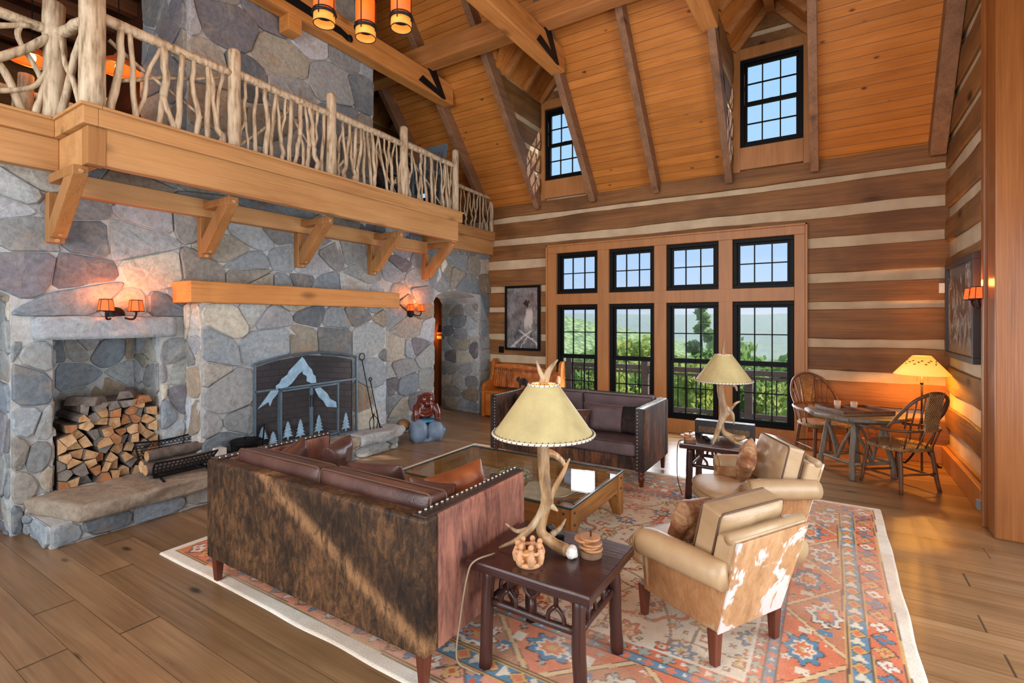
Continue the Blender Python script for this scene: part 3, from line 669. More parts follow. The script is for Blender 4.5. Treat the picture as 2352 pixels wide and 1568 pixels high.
# dormers
for di, (a, b) in enumerate(DORM):
    m_ = (a+b)/2; nm = ('inside the loft', 'beside the loft', 'nearest the gable wall')[di]
    mb = MB(); mb.cur = 0
    for side, xx in ((1, a), (-1, b)):
        sgn = side
        tC = lambda y, z, d, xx=xx, sgn=sgn: (xx+sgn*d, y, z)
        # log cheek, triangular: clipped under the roof slope by laying logs from the slope to the window wall
        for (z0, z1) in ((4.0, 4.3), (4.38, 4.72), (4.8, 5.12), (5.2, 5.66)):
            ya = 8-(z0-3.95)/KS; yb = 8-(z1-3.95)/KS
            prof = [(z0, .0), (z0+.015, .02), ((z0+z1)/2, .03), (z1-.015, .02), (z1, .0)]; n = 12; vs = []; fs = []
            for i in range(n+1):
                for (z, d) in prof:
                    yy0 = 8-(z-3.95)/KS-.02; y = yy0+(8.06-yy0)*i/n; vs.append(tC(y, z+.012*nz(y*3, z, di), d+.006*nz(y*6, z*6, di)))
            mlen = len(prof)
            for i in range(n):
                for j in range(mlen-1): fs.append((i*mlen+j, (i+1)*mlen+j, (i+1)*mlen+j+1, i*mlen+j+1))
            mb.cur = 0; mb.add(vs, fs)
        mb.cur = 1; mb.add([tC(8.06, 3.9, .003), tC(8.06, EZ+.1, .003), tC(YE-.05, EZ+.1, .003), tC(8.04, 3.9, .003)], [(0, 1, 2, 3)])
    # gable log over the window
    mb.cur = 0
    mb.bx(a, b, 7.98, 8.15, 5.66, 5.83); mb.cur = 1; mb.bx(a+.1, b-.1, 7.995, 8.15, 5.83, 5.9); mb.cur = 0
    mb.prism([(a+.15, 7.97, 5.9), (b-.15, 7.97, 5.9), (m_, 7.97, RZD)], (0, .18, 0))
    struct(mb.build('wall_dormer_%d' % (di+1), [M['logy'], M['chink']]), 'log cheeks and gable of the dormer '+nm, 'dormer')
    mb = MB()
    for (p, q) in ((a-.02, m_), (b+.02, m_)):
        mb.add([(p, 8.3, EZ-.02), (q, 8.3, RZD), (q, YP-.03, RZD), (p, YE-.03, EZ-.02)], [(0, 1, 2, 3)])
    struct(mb.build('ceiling_dormer_%d' % (di+1), M['ceil'], solid=.03), 'small pine board roof inside the dormer '+nm, 'dormer ceiling')
    mb = MB()
    for y in (6.75, 7.35, 7.93):
        for (p, sg) in ((a+.02, 1), (b-.02, -1)):
            yy = y; mb.beam((p, yy, EZ-.03+.0), (m_, yy, RZD-.09), .07, .12, up=(0, 0, 1))
    mb.bx(m_-.06, m_+.06, YP+.1, 8.02, RZD-.24, RZD-.06)
    struct(mb.build('dormer_rafters', M['beamx'], bev=.005), 'small rafters and ridge of the dormer '+nm, 'rafters')
    mb = MB(); w0, w1 = a+.0, b
    iw = ((-7.52, -6.72), (-4.33, -3.53), (-1.1, -.3))[di]
    mb.bx(a, iw[0], 7.95, 8.12, 3.9, 5.68); mb.bx(iw[1], b, 7.95, 8.12, 3.9, 5.68); mb.bx(iw[0], iw[1], 7.95, 8.12, 5.53, 5.68); mb.bx(iw[0], iw[1], 7.95, 8.12, 3.93, 4.25)
    struct(mb.build('trim_%d' % (70+di), M['casing'], bev=.004), 'reddish fir casing of the dormer window '+nm, 'window casing')
# baseboards
mb = MB(); mb.bx(-.25, 1.2, 7.955, 8.0, 0, .22); mb.bx(-5.6, -4.29, 7.955, 8.0, 0, .22); struct(mb.build('baseboard_back', M['casing'], bev=.006), 'fir baseboard under the log wall by the windows', 'baseboard')
mb = MB(); mb.bx(1.15, 1.2, 5.8, 7.96, 0, .22); struct(mb.build('baseboard_right', M['casing'], bev=.006), 'fir baseboard along the log gable wall', 'baseboard')
# wooden opening panel at the right edge
mb = MB(); mb.bx(1.12, 2.5, 5.46, 5.74, 0, 8.0); mb.bx(1.095, 1.13, 5.70, 5.78, 0, 8.0)
struct(mb.build('trim_9', M['casing2'], bev=.012), 'tall smooth reddish wood panel closing the gable wall', 'wood panel')
# ------------------------------------------------------------------ loft: floor, balcony, brackets, railing
rd = random.Random(21)
mb = MB(); mb.bx(-10.3, -5.5, -1.5, 8.02, 3.2, 3.27); mb.bx(-5.5, -4.9, 1.56, 6.16, 3.2, 3.27)
struct(mb.build('floor_loft', M['darkceil']), 'wood floor of the loft', 'floor')
bal = struct(empty('balcony', (-5.2, 3.86, 3.0)), 'timber balcony front carried on brackets over the fireplace', 'balcony')
O = V(-5.2, 3.86, 3.0)
def bb(name, mat, boxes, bev=.008, hewn=False):
    mb = MB()
    for q in boxes: mb.bx(q[0]-O.x, q[1]-O.x, q[2]-O.y, q[3]-O.y, q[4]-O.z, q[5]-O.z)
    return mb.build(name, mat, bal, bev=bev)
mb = MB(); mb.beam((-.36+.36+.27, 1.63-3.86, .13), (.27, 6.16-3.86, .13), .11, .3, n=34, wob=.035, seed=3); mb.build('fascia_beam', M['bal'], bal, bev=.012)
bb('end_beam', M['bal'], [(-5.6, -4.95, 1.54, 1.64, 2.97, 3.27)])
bb('end_beam', M['bal'], [(-5.6, -4.95, 6.10, 6.18, 2.97, 3.27)])
bb('corner_post_block', M['balz'], [(-4.98, -4.868, 1.535, 1.66, 2.97, 3.27)])
bb('rim_beam', M['bal'], [(-5.6, -5.48, -1.5, 1.54, 3.0, 3.27)])
bb('rim_beam', M['bal'], [(-5.6, -5.48, 6.18, 8.02, 3.0, 3.27)])
bb('back_beam', M['bal'], [(-5.6, -5.45, 1.64, 6.1, 2.82, 3.0)])
bb('trim_board', M['bal'], [(-5.62, -4.84, 1.50, 1.60, 3.27, 3.41), (-4.94, -4.84, 1.6, 6.22, 3.27, 3.41), (-5.62, -4.94, 6.12, 6.22, 3.27, 3.41), (-5.6, -5.44, -1.5, 1.5, 3.27, 3.41), (-5.6, -5.44, 6.22, 8.02, 3.27, 3.41)], .006)
bb('trim_cap', M['bal'], [(-5.62, -4.82, 1.48, 1.62, 3.405, 3.43), (-4.96, -4.82, 1.62, 6.24, 3.405, 3.43), (-5.62, -4.96, 6.1, 6.24, 3.405, 3.43), (-5.6, -5.42, -1.5, 1.48, 3.405, 3.43), (-5.6, -5.42, 6.24, 8.02, 3.405, 3.43)], .006)
LB = ['timber knee bracket under the balcony corner above the wood niche', 'timber knee bracket at the near end of the mantel beam', 'timber knee bracket over the middle of the mantel beam', 'timber knee bracket near the far end of the mantel beam', 'timber knee bracket under the far balcony corner by the arch']
def bracket(y, lab):
    t = thing('knee_bracket', lab, 'bracket', (-5.6, y, 2.40), 0, None)
    MB().bx(.0, .1, -.055, .055, 0, .42).build('wall_post', M['balz'], t, bev=.006)
    MB().bx(.1, .575, -.055, .055, .49, .565).build('bracket_arm', M['balz'], t, bev=.006)
    mb = MB(); mb.prism([(.08, -.05, .04), (.16, -.05, .04), (.62, -.05, .50), (.62, -.05, .57), (.50, -.05, .57), (.08, -.05, .17)], (0, .1, 0)); br = mb.build('brace', M['balz'], t, bev=.006)
    for (x, z) in ((.145, .085), (.595, .54)):
        m = MB(); m.tube([(x+.0, 0, z), (x+.04, 0, z-.02)], .017, 10); m.build('peg', M['bal'], br, bev=.003)
    m = MB(); m.tube([(.09, 0, .02), (.115, 0, .02)], .017, 10); m.build('peg', M['bal'], t)
    return t
for y, l in zip((1.53, 2.73, 3.86, 5.02, 6.14), LB): bracket(y, l)
# mantel
mb = MB(); mb.beam((.0, -1.4, 0), (0, 1.4, 0), .40, .215, n=30, wob=.03, seed=8)
t = mb.build('mantel_beam', M['beam'], bev=.01); t.location = (-5.42, 3.845, 2.03); tag(t, 'long orange timber mantel beam over the fireplace', 'mantel')
# ---- branch railing
def twig(mb, a, b, r0, r1, seed, bend=.03, n=7, forks=0):
    a, b = V(*a), V(*b); d = b-a; pts = []
    for i in range(n+1):
        t = i/n; e = math.sin(PI*t)
        pts.append(a+d*t+V(nz(t*2.2, seed*3.7, 1)*bend*e, nz(t*2.2+9, seed*3.7, 2)*bend*2.2*e, 0))
    rr = [(r0+(r1-r0)*i/n)*(1+.12*nz(i*1.3, seed, 4)) for i in range(n+1)]
    mb.tube(pts, rr, 7); return pts
rail = thing('branch_railing', 'pale peeled branch railing along the balcony over the fireplace', 'railing', (-4.9, 3.86, 3.43))
def P0(x, y, z): return (x+4.9, y-3.86, z-3.43)
def post(x, y, z0, z1, r, seed, root=None):
    mb = MB(); n = 10; pts = []; rr = []
    for i in range(n+1):
        t = i/n; pts.append((x+4.9+.012*nz(t*3, seed), y-3.86+.012*nz(t*3, seed+5), z0-3.43+(z1-z0)*t)); rr.append(r*(1.08-.12*t)*(1+.08*nz(t*4, seed+8)))
    pts.append((x+4.9, y-3.86, z1-3.43+.02)); rr.append(r*.7); mb.tube(pts, rr, 12); mb.build('post', M['twig'], rail, smooth=True)
XR = -4.97
PY = [1.60, 2.73, 3.87, 5.07, 6.2]
post(XR, 1.60, 3.43, 5.9, .083, 1)
for i, y in enumerate(PY[1:]): post(XR, y, 3.43, 4.4, .058-(.006 if i == 3 else 0), 3+i)
post(-5.45, 1.5, 3.43, 4.37, .078, 12); post(-5.5, 6.45, 3.43, 4.26, .05, 14); post(-5.5, 8.0-.04, 3.43, 4.2, .04, 17)
post(-5.45, .35, 3.43, 4.37, .07, 15)
def toprail(a, b, seed, r=.043):
    mb = MB(); twig(mb, P0(*a), P0(*b), r*1.1, r*.9, seed, .025, 12); mb.build('top_rail', M['twig'], rail, smooth=True)
for i in range(4): toprail((XR, PY[i]+.03, 4.19), (XR, PY[i+1]-.0, 4.17), 31+i)
toprail((-5.45, 1.5, 4.12), (XR-.02, 1.6, 4.16), 37); toprail((-5.45, .3, 4.16), (-5.45, 1.5, 4.14), 38); toprail((-5.5, 6.45, 4.13), (-5.5, 7.96, 4.08), 39, .035); toprail((XR, 6.2, 4.13), (-5.5, 6.4, 4.1), 36, .035)
def stick(pts, r0=.02, r1=.016, seed=0, name='baluster'):
    mb = MB()
    for k, p in enumerate(pts): twig(mb, P0(*p[0]), P0(*p[1]), p[2] if len(p) > 2 else r0, p[3] if len(p) > 3 else r1, seed+k*3, .028)
    return mb.build(name, M['twig'], rail, smooth=True)
ZB, ZT = 3.42, 4.16
def bay(x, y0, y1, n, seed, r=.021, zt=ZT):
    q = random.Random(seed); w = (y1-y0)/n
    for i in range(n):
        y = y0+(i+.5)*w+q.uniform(-.12, .12)*w; k = q.random(); lean = q.uniform(-.35, .35)*w; rr = r*q.uniform(.8, 1.3); xx = x+q.uniform(-.015, .015)
        if k < .42: stick([((xx, y-lean, ZB), (xx, y+lean, zt))], rr, rr*.8, seed+i)
        elif k < .74:                         # Y branch
            zm = ZB+q.uniform(.25, .5)*(zt-ZB); s = q.choice((-1, 1)); ym = y+s*.02
            stick([((xx, y-lean, ZB), (xx, ym, zm), rr*1.15, rr), ((xx, ym, zm), (xx, y+s*w*.75, zt), rr, rr*.75), ((xx, ym, zm-.02), (xx, y-s*w*.35, zt), rr*.8, rr*.6)], seed=seed+i)
        elif k < .88:                         # inverted Y
            zm = ZB+q.uniform(.4, .65)*(zt-ZB); s = q.choice((-1, 1))
            stick([((xx, y, zt), (xx, y, zm), rr, rr), ((xx, y, zm), (xx, y+s*w*.8, ZB), rr*.9, rr*.8), ((xx, y, zm+.02), (xx, y-s*w*.3, ZB), rr*.8, rr*.7)], seed=seed+i)
        else:
            s = q.choice((-1, 1)); stick([((xx, y-s*w*.9, ZB), (xx, y+s*w*.9, zt))], rr*.9, rr*.7, seed+i)
bay(XR, PY[0]+.09, PY[1]-.07, 8, 101, .026); bay(XR, PY[1]+.07, PY[2]-.06, 10, 113, .021); bay(XR, PY[2]+.06, PY[3]-.06, 11, 127, .019); bay(XR, PY[3]+.06, PY[4]-.06, 9, 139, .018)
for (a, b, c, d) in ((1.72, 4.05, 2.62, 3.55), (1.8, 3.75, 2.6, 4.1), (2.8, 3.5, 3.4, 4.1), (3.3, 4.1, 3.78, 3.5), (3.95, 3.55, 4.5, 4.1), (4.5, 4.1, 4.95, 3.48), (5.2, 4.1, 5.9, 3.5)): stick([((XR-.035, a, b), (XR-.035, c, d))], .018, .012, int(a*31))
bay(-5.5, 6.52, 7.92, 10, 151, .017, 4.08)
# curved branches of the left bay and the short return
def bend(pts, r0, r1, seed):
    mb = MB(); p = curve([P0(*q) for q in pts], 18); mb.tube(p, [(r0+(r1-r0)*i/18)*(1+.1*nz(i*.7, seed)) for i in range(19)], 8); mb.build('baluster', M['twig'], rail, smooth=True)
bend([(-5.42, .45, 3.6), (-5.42, .9, 3.62), (-5.42, 1.25, 3.85), (-5.42, 1.48, 4.1)], .04, .03, 1)
bend([(-5.46, 1.3, 3.43), (-5.46, 1.2, 3.7), (-5.46, 1.0, 3.95), (-5.46, .92, 4.14)], .03, .026, 2)
bend([(-5.43, .75, 3.8), (-5.43, 1.0, 3.9), (-5.43, 1.12, 4.0), (-5.43, 1.35, 4.12)], .026, .02, 3)
bend([(-5.47, .5, 4.12), (-5.47, .72, 3.95), (-5.47, .8, 3.7), (-5.47, .78, 3.43)], .03, .028, 4)
bend([(-5.44, 1.38, 3.43), (-5.44, 1.42, 3.7), (-5.44, 1.28, 3.98), (-5.44, 1.3, 4.12)], .024, .018, 5)
bend([(-5.43, .9, 3.45), (-5.43, 1.1, 3.5), (-5.43, 1.35, 3.62), (-5.43, 1.45, 3.8)], .022, .018, 6)
bend([(-5.36, 1.52, 3.45), (-5.25, 1.54, 3.7), (-5.2, 1.56, 3.9), (-5.05, 1.58, 4.1)], .03, .024, 7)
bend([(-5.1, 1.57, 3.45), (-5.2, 1.55, 3.7), (-5.3, 1.53, 3.85), (-5.36, 1.52, 4.1)], .024, .02, 8)
# ---- rear railing of the loft stair and pendants
rr2 = thing('stair_railing', 'grey branch railing deeper in the loft behind the balcony', 'railing', (-7.4, 1.6, 3.27))
for i, y in enumerate((-.2, .8, 1.8, 2.5)):
    mb = MB(); twig(mb, (0, y-1.6, 0), (0, y-1.6, 1.15), .08, .07, 60+i, .02); mb.build('post', M['twig'], rr2, smooth=True)
for z in (.25, .95):
    mb = MB(); twig(mb, (0, -1.8, z), (0, .9, z), .04, .04, 70, .03); mb.build('rail', M['twig'], rr2, smooth=True)
for i in range(16):
    y = -1.7+i*.165; mb = MB(); twig(mb, (0, y, .25), (0, y+rd.uniform(-.1, .1), .95), .017, .014, 80+i, .03); mb.build('baluster', M['twig'], rr2, smooth=True)
# loft ceiling: flat boards and joists left of the chimney
mb = MB(); mb.bx(-10.3, -5.75, -1.5, 2.75, 5.62, 5.66); struct(mb.build('ceiling_loft', M['darkceil']), 'low dark board ceiling over the loft', 'ceiling')
for i, x in enumerate((-5.9, -6.55, -7.2, -7.85, -8.5, -9.15, -9.8)):
    mb = MB(); mb.beam((x, -1.5, 5.54), (x, 2.75, 5.54), .11, .17, n=10, wob=.04, seed=i); o = struct(mb.build('joist', M['joist'], bev=.006), 'joist of the loft ceiling, '+('nearest the balcony', 'second from the balcony', 'third from the balcony', 'fourth from the balcony', 'fifth from the balcony', 'sixth from the balcony', 'farthest from the balcony')[i], 'joist')
mb = MB(); quad(mb, lambda a, z, d: (a, 2.75, z), -10.3, -6.6, 3.27, 8.6); struct(mb.build('wall_loft', M['log'] if 0 else M['darkceil']), 'dark wood wall at the back of the loft', 'wall')
# ------------------------------------------------------------------ lamps and lanterns
def m_shade(name, base, em, st, mott=.25):
    g = G(name); c = g.co(); n = g.noise(c, 7, 6, .65); d = tuple(q*(1-mott) for q in base[:3])+(1,)
    col = g.ramp(n, [(.3, d), (.65, base)]); g.put(g.b.inputs['Emission Color'], em); g.put(g.b.inputs['Emission Strength'], st)
    return g.out(col, .6)
M['mica'] = m_shade('amber_mica', S(200, 90, 30), S(255, 96, 24), .9)
M['amber'] = m_shade('amber_glass', S(214, 150, 70), S(255, 168, 60), .5)
M['parch'] = m_shade('parchment', S(192, 178, 126), S(255, 176, 70), .05, .3)
M['lampglow'] = m_shade('lit_paper_shade', S(250, 214, 130), S(255, 190, 70), .9, .05)
WARM = S(255, 160, 70)
def tbulb(parent, loc, r=.022):
    m = MB(); m.ell((0, 0, 0), (r, r, r*1.4), nu=12, nv=8); o = m.build('bulb', M['bulb'], parent, smooth=True); o.location = loc; return o
def sconce(x, y, z, rz, lab):
    t = thing('wall_sconce', lab, 'wall lamp', (x, y, z), rz)
    mb = MB(); m = Euler((0, PI/2, 0)).to_matrix(); mb.lathe([(0, 0), (.06, 0), (.07, .008), (.055, .018), (.05, .03), (.0, .036)], (0, 0, 0), 24, m); mb.ell((.03, 0, 0), (.018, .03, .03)); mb.build('back_plate', M['iron'], t, smooth=True)
    for s in (-1, 1):
        mb = MB(); mb.tube(curve([(.03, 0, 0), (.06, s*.05, -.03), (.1, s*.10, -.04), (.12, s*.115, 0), (.12, s*.115, .03)], 14), .009, 8); mb.lathe([(0, 0), (.022, 0), (.016, .014), (.0, .014)], (.12, s*.115, .025), 12); mb.build('arm', M['iron'], t, smooth=True)
        mb = MB(); mb.lathe([(.062, .035), (.047, .135)], (.12, s*.115, 0), 6, cap=False); sh = mb.build('lamp_shade', M['mica'], t, solid=.002)
        mb = MB()
        for (r, z) in ((.064, .033), (.048, .135)): mb.tube([(.12+r*math.cos(k*PI/3), s*.115+r*math.sin(k*PI/3), z) for k in range(6)], .004, 6, closed=True)
        for k in range(6): a = k*PI/3; mb.tube([(.12+.063*math.cos(a), s*.115+.063*math.sin(a), .033), (.12+.048*math.cos(a), s*.115+.048*math.sin(a), .135)], .0025, 5)
        mb.build('shade_frame', M['iron'], sh)
        tbulb(t, (.12, s*.115, .08), .016)
        l = light('POINT', 'sconce_light', (0, 0, 0), 6, S(255, 130, 55), size=.03); l.parent = t; l.location = (.13, s*.115, .17)
    return t
sconce(-5.575, 1.97, 1.80, 0, 'lit two shade sconce on the stone wall above the wood niche')
sconce(-5.575, 5.83, 1.86, 0, 'lit two shade sconce on the stone wall past the mantel end')
sconce(1.20, 5.89, 1.90, PI, 'lit two shade sconce on the log wall beside the hanging picture')
def lantern_body(parent, loc, name='lantern', h=.34, r=.085, k=1):
    t = MB(); g = None
    b = MB(); b.lathe([(r, .08), (r, h)], (0, 0, 0), 18, cap=False); o = b.build(name, M['mica'], parent, smooth=True, solid=.003); o.location = loc
    b = MB(); b.lathe([(r, 0), (r, .08)], (0, 0, 0), 18, cap=False); b.build('lower_glass', M['amber'], o, smooth=True, solid=.003)
    m = MB()
    for (z, rr, w) in ((.0, r+.001, .004), (.085, r+.004, .013), (.11, r+.003, .006), (h, r+.003, .012)): m.tube([(rr*math.cos(a*PI/12), rr*math.sin(a*PI/12), z) for a in range(24)], w, 6, closed=True)
    for q in range(4): a = q*PI/2+.4; m.tube([((r+.003)*math.cos(a), (r+.003)*math.sin(a), .05), ((r+.003)*math.cos(a), (r+.003)*math.sin(a), h)], .005, 6)
    m.lathe([(r, h), (r*.7, h+.04), (.02, h+.08), (.006, h+.14)], (0, 0, 0), 18); m.build('lantern_cage', M['iron'], o, smooth=False)
    tbulb(o, (0, 0, h*.6), .028)
    return o
ch = thing('chandelier', 'iron chandelier with hanging amber cylinder lanterns', 'chandelier', (-3.05, 2.55, 4.23))
for (x, y) in ((-3.58, 2.72), (-3.45, 3.05), (-3.08, 3.11)):
    o = lantern_body(ch, (x+3.05, y-2.55, 0)); m = MB(); m.tube([(0, 0, .45), (0, 0, 1.0)], .005, 6); m.build('hanging_rod', M['iron'], o)
m = MB(); m.tube([(.56*math.cos(a*PI/16), .56*math.sin(a*PI/16), 1.0) for a in range(32)], .018, 8, closed=True); m.build('ring', M['iron'], ch)
m = MB()
for k in range(3): a = k*PI/3; m.tube([(.56*math.cos(a), .56*math.sin(a), 1.0), (-.56*math.cos(a), -.56*math.sin(a), 1.0)], .012, 8)
m.tube([(0, 0, 1.0), (0, 0, 5.9)], .012, 8); m.build('stem', M['iron'], ch)
l = light('POINT', 'chandelier_light', (0, 0, 0), 55, S(255, 176, 96), size=.3); l.parent = ch; l.location = (.1, 0, .75)
# small lantern on the side room wall
t = thing('wall_lantern', 'small lit wall lantern seen through the stone arch', 'wall lamp', (-6.75, 7.9, 1.36)); o = lantern_body(t, (0, 0, 0), 'lantern', .15, .045)
m = MB(); m.tube(curve([(0, .08, .12), (0, .06, .26), (0, 0, .26), (0, 0, .2)], 10), .006, 6); m.build('arm', M['iron'], t)
l = light('POINT', 'lantern_light', (0, 0, 0), 4, WARM, size=.04); l.parent = t; l.location = (0, -.12, .1)
# loft pendants
def pend(x, y, z, lab):
    t = thing('pendant_lamp', lab, 'pendant lamp', (x, y, z)); m = MB(); m.lathe([(.22, 0), (.2, .03), (.12, .1), (.05, .14), (.03, .18)], (0, 0, 0), 24, cap=False); m.build('lamp_shade', M['copper'], t, smooth=True, solid=.004)
    m = MB(); m.tube([(.22*math.cos(a*PI/14), .22*math.sin(a*PI/14), 0) for a in range(28)], .008, 6, closed=True); m.build('shade_rim', M['brass'], t, smooth=True)
    m = MB(); m.tube([(0, 0, .17), (0, 0, 5.6-z)], .006, 6); m.build('cord', M['iron'], t); tbulb(t, (0, 0, .03), .035)
    l = light('POINT', 'pendant_light', (0, 0, 0), 9, WARM, size=.06); l.parent = t; l.location = (0, 0, -.08)
M['copper'] = m_shade('copper_shade', S(180, 84, 36), S(255, 90, 20), .16)
M['brass'] = plain('copper_rim', S(214, 150, 100), .3, .8)
pend(-6.8, 2.48-.05, 4.58, 'copper pendant lamp in the loft just left of the chimney'); pend(-7.4, 1.85, 4.6, 'copper pendant lamp in the loft partly behind the tall corner post')
# iron straps on the beams
def vstrap(x, lab):
    m = MB(); P = lambda *q: [(x+.112, y, z) for (y, z) in q]
    m.prism(P((5.76, 5.44), (5.85, 5.55), (6.20, 5.47), (6.40, 5.37), (6.33, 5.36)), (.012, 0, 0)); m.prism(P((5.96, 5.72), (6.11, 5.82), (6.40, 5.38), (6.20, 5.47)), (.012, 0, 0))
    tag(m.build('iron_bracket', M['iron'], bev=.003), lab, 'bracket')
vstrap(-5.45, 'black V shaped iron bracket on the beam by the chimney'); vstrap(-3.37, 'black V shaped iron bracket on the beam by the left dormer')
m = MB(); m.prism([(-5.335, 3.3, 5.46), (-5.335, 4.32, 5.43), (-5.335, 4.42, 5.40), (-5.335, 4.42, 5.48), (-5.335, 4.3, 5.52), (-5.335, 3.3, 5.58)], (.01, 0, 0)); m.ell((-5.325, 4.45, 5.45), (.02, .04, .05))
tag(m.build('iron_strap', M['iron']), 'black iron strap on the tie beam behind the lanterns', 'bracket')
m = MB(); m.bx(-5.55, -5.36, 3.58, 3.76, 5.17, 5.36); tag(m.build('post_block', M['beam'], bev=.008), 'square timber block hanging under the tie beam before the chimney', 'block')
# ------------------------------------------------------------------ upholstery materials
def m_hide(name, d, m_, l, stretch=(9, 9, 2.2), rot=(0, 0, 0), stripe=None, white=None, thr=.5, rough=.5):
    g = G(name); c = g.co(False); v = g.sc(c, stretch, rot=rot)
    n1 = g.noise(v, 1.2, 7, .68, .9); n2 = g.noise(g.sc(c, tuple(q*9 for q in stretch), rot=rot), 1, 3, .6); n3 = g.noise(c, 2.6, 4, .6)
    f = g.ma('ADD', g.ma('MULTIPLY', n1, .55), g.ma('ADD', g.ma('MULTIPLY', n2, .2), g.ma('MULTIPLY', n3, .34)))
    col = g.ramp(f, [(.4, d), (.53, m_), (.68, l)])
    x = g.xyz(c)
    if stripe:                                   # lighter line along the spine: x = a + b*z, wobbling
        a, b, w = stripe
        dd = g.ma('SUBTRACT', g.ma('ADD', x[0], g.ma('MULTIPLY', n3, .16)), g.ma('ADD', g.ma('MULTIPLY', x[2], b), a))
        msk = g.ss(g.ma('ABSOLUTE', dd), w, w*.1)
        col = g.mix(g.ma('MULTIPLY', g.ma('MULTIPLY', msk, .75), g.ss(n1, .3, .6)), col, g.mix(n2, l, S(186, 140, 96)))
        col = g.mix(g.ma('MULTIPLY', g.ss(g.ma('ABSOLUTE', g.ma('ADD', dd, -w*2.2)), w*2.2, 0), .55), col, d)
    if white:
        q = g.ma('ADD', g.ma('ADD', g.noise(c, 3.4, 4, .62, .6), g.ma('MULTIPLY', g.ma('ABSOLUTE', x[0]), .75)), g.ma('MULTIPLY', n2, .06))
        col = g.mix(g.ss(q, thr, thr+.035), col, white)
    return g.out(col, rough, g.bump(n2, .35, .004), Specular_IOR_Level=.3)
M['brindle'] = m_hide('brindle_hide', S(20, 16, 14), S(62, 44, 30), S(118, 82, 52), (20, 20, 9.0), (0, .75, 0), stripe=(1.50, -2.16, .15))
M['hidered'] = m_hide('red_brown_hide', S(66, 46, 44), S(140, 94, 80), S(184, 126, 102), (13, 13, 2.2), rough=.55)
M['hidedark'] = m_hide('dark_hide', S(24, 19, 17), S(66, 44, 34), S(132, 84, 50), (8, 8, 1.4), rough=.75)
M['hideblack'] = m_hide('black_hide', S(14, 12, 12), S(30, 24, 22), S(62, 44, 34), (8, 8, 3), rough=.8)
M['hidetan'] = m_hide('tan_white_hide', S(150, 108, 70), S(182, 140, 98), S(204, 166, 126), (6, 6, 2.2), white=S(206, 202, 196), thr=.685)
M['hidetanp'] = m_hide('tan_hide', S(132, 88, 54), S(164, 116, 74), S(190, 148, 106), (6, 6, 2.2))
M['hidecushion'] = m_hide('brown_hide_cushion', S(84, 50, 28), S(140, 92, 58), S(196, 160, 120), (9, 9, 3))
def m_leather(name, a, b, rough=.4, wr=.2, sc=9):
    g = G(name); c = g.co(); n = g.noise(c, sc*.35, 5, .6); w = g.vor(g.sc(c, (sc*18,)*3), 1); f = g.noise(g.sc(c, (sc, sc, sc*.6)), 1, 4, .6, 1.2)
    return g.out(g.ramp(n, [(.3, a), (.7, b)]), g.ma('ADD', rough-.1, g.ma('MULTIPLY', n, .2)), g.bump(g.ma('ADD', g.ma('MULTIPLY', w, .12), f), wr, .02))
M['lbrown'] = m_leather('brown_leather', S(66, 42, 36), S(98, 66, 56), .36)
M['ldark'] = m_leather('dark_leather', S(34, 27, 26), S(58, 48, 46), .36)
M['velvet'] = m_leather('brown_velvet', S(70, 54, 54), S(112, 90, 90), .7, .3, 7)
M['ltan'] = m_leather('tan_leather', S(158, 128, 92), S(188, 160, 122), .4, .2, 6)
M['lorange'] = m_leather('cognac_leather', S(100, 52, 28), S(150, 84, 46), .4)
M['seam'] = plain('seam_cord', S(92, 66, 48), .6)
M['seamtan'] = plain('tan_cord', S(150, 118, 78), .5)
M['nail'] = plain('nail_head', S(190, 186, 178), .25, 1, var=.05)
M['mahog'] = wood('dark_mahogany', S(34, 18, 16), S(58, 30, 26), S(78, 40, 32), ax=0, rough=.24, knots=.0, sc=1., spec=.6, blot=.4)
M['mahogz'] = wood('dark_mahogany_round', S(36, 20, 18), S(60, 32, 26), S(82, 46, 36), ax=2, rough=.34, knots=0, hewn=.5, spec=.5)
M['legred'] = wood('red_leg_wood', S(64, 30, 20), S(98, 50, 34), S(120, 66, 46), ax=2, rough=.32, knots=0)
M['oldpine'] = wood('old_pine', S(66, 38, 16), S(152, 100, 48), S(186, 134, 74), ax=0, rough=.45, knots=.9, sc=1.4, blot=.4)
M['oldpiney'] = wood('old_pine_y', S(66, 38, 16), S(152, 100, 48), S(186, 134, 74), ax=1, rough=.45, knots=.9, sc=1.4, blot=.4)
M['oldpinez'] = wood('old_pine_leg', S(66, 38, 16), S(152, 100, 48), S(186, 134, 74), ax=2, rough=.45, knots=.6, sc=1.4, blot=.4)
def m_antler():
    g = G('antler'); c = g.co(); n = g.noise(g.sc(c, (18, 18, 4)), 1, 5, .6, .5); n2 = g.noise(c, 4, 3)
    return g.out(g.mix(g.ss(n2, .4, .65), g.ramp(n, [(.3, S(92, 64, 38)), (.5, S(152, 116, 74)), (.7, S(192, 164, 122))]), g.ramp(n, [(.3, S(120, 94, 62)), (.7, S(200, 180, 148))])), .45, g.bump(n, .5, .006))
M['antler'] = m_antler()
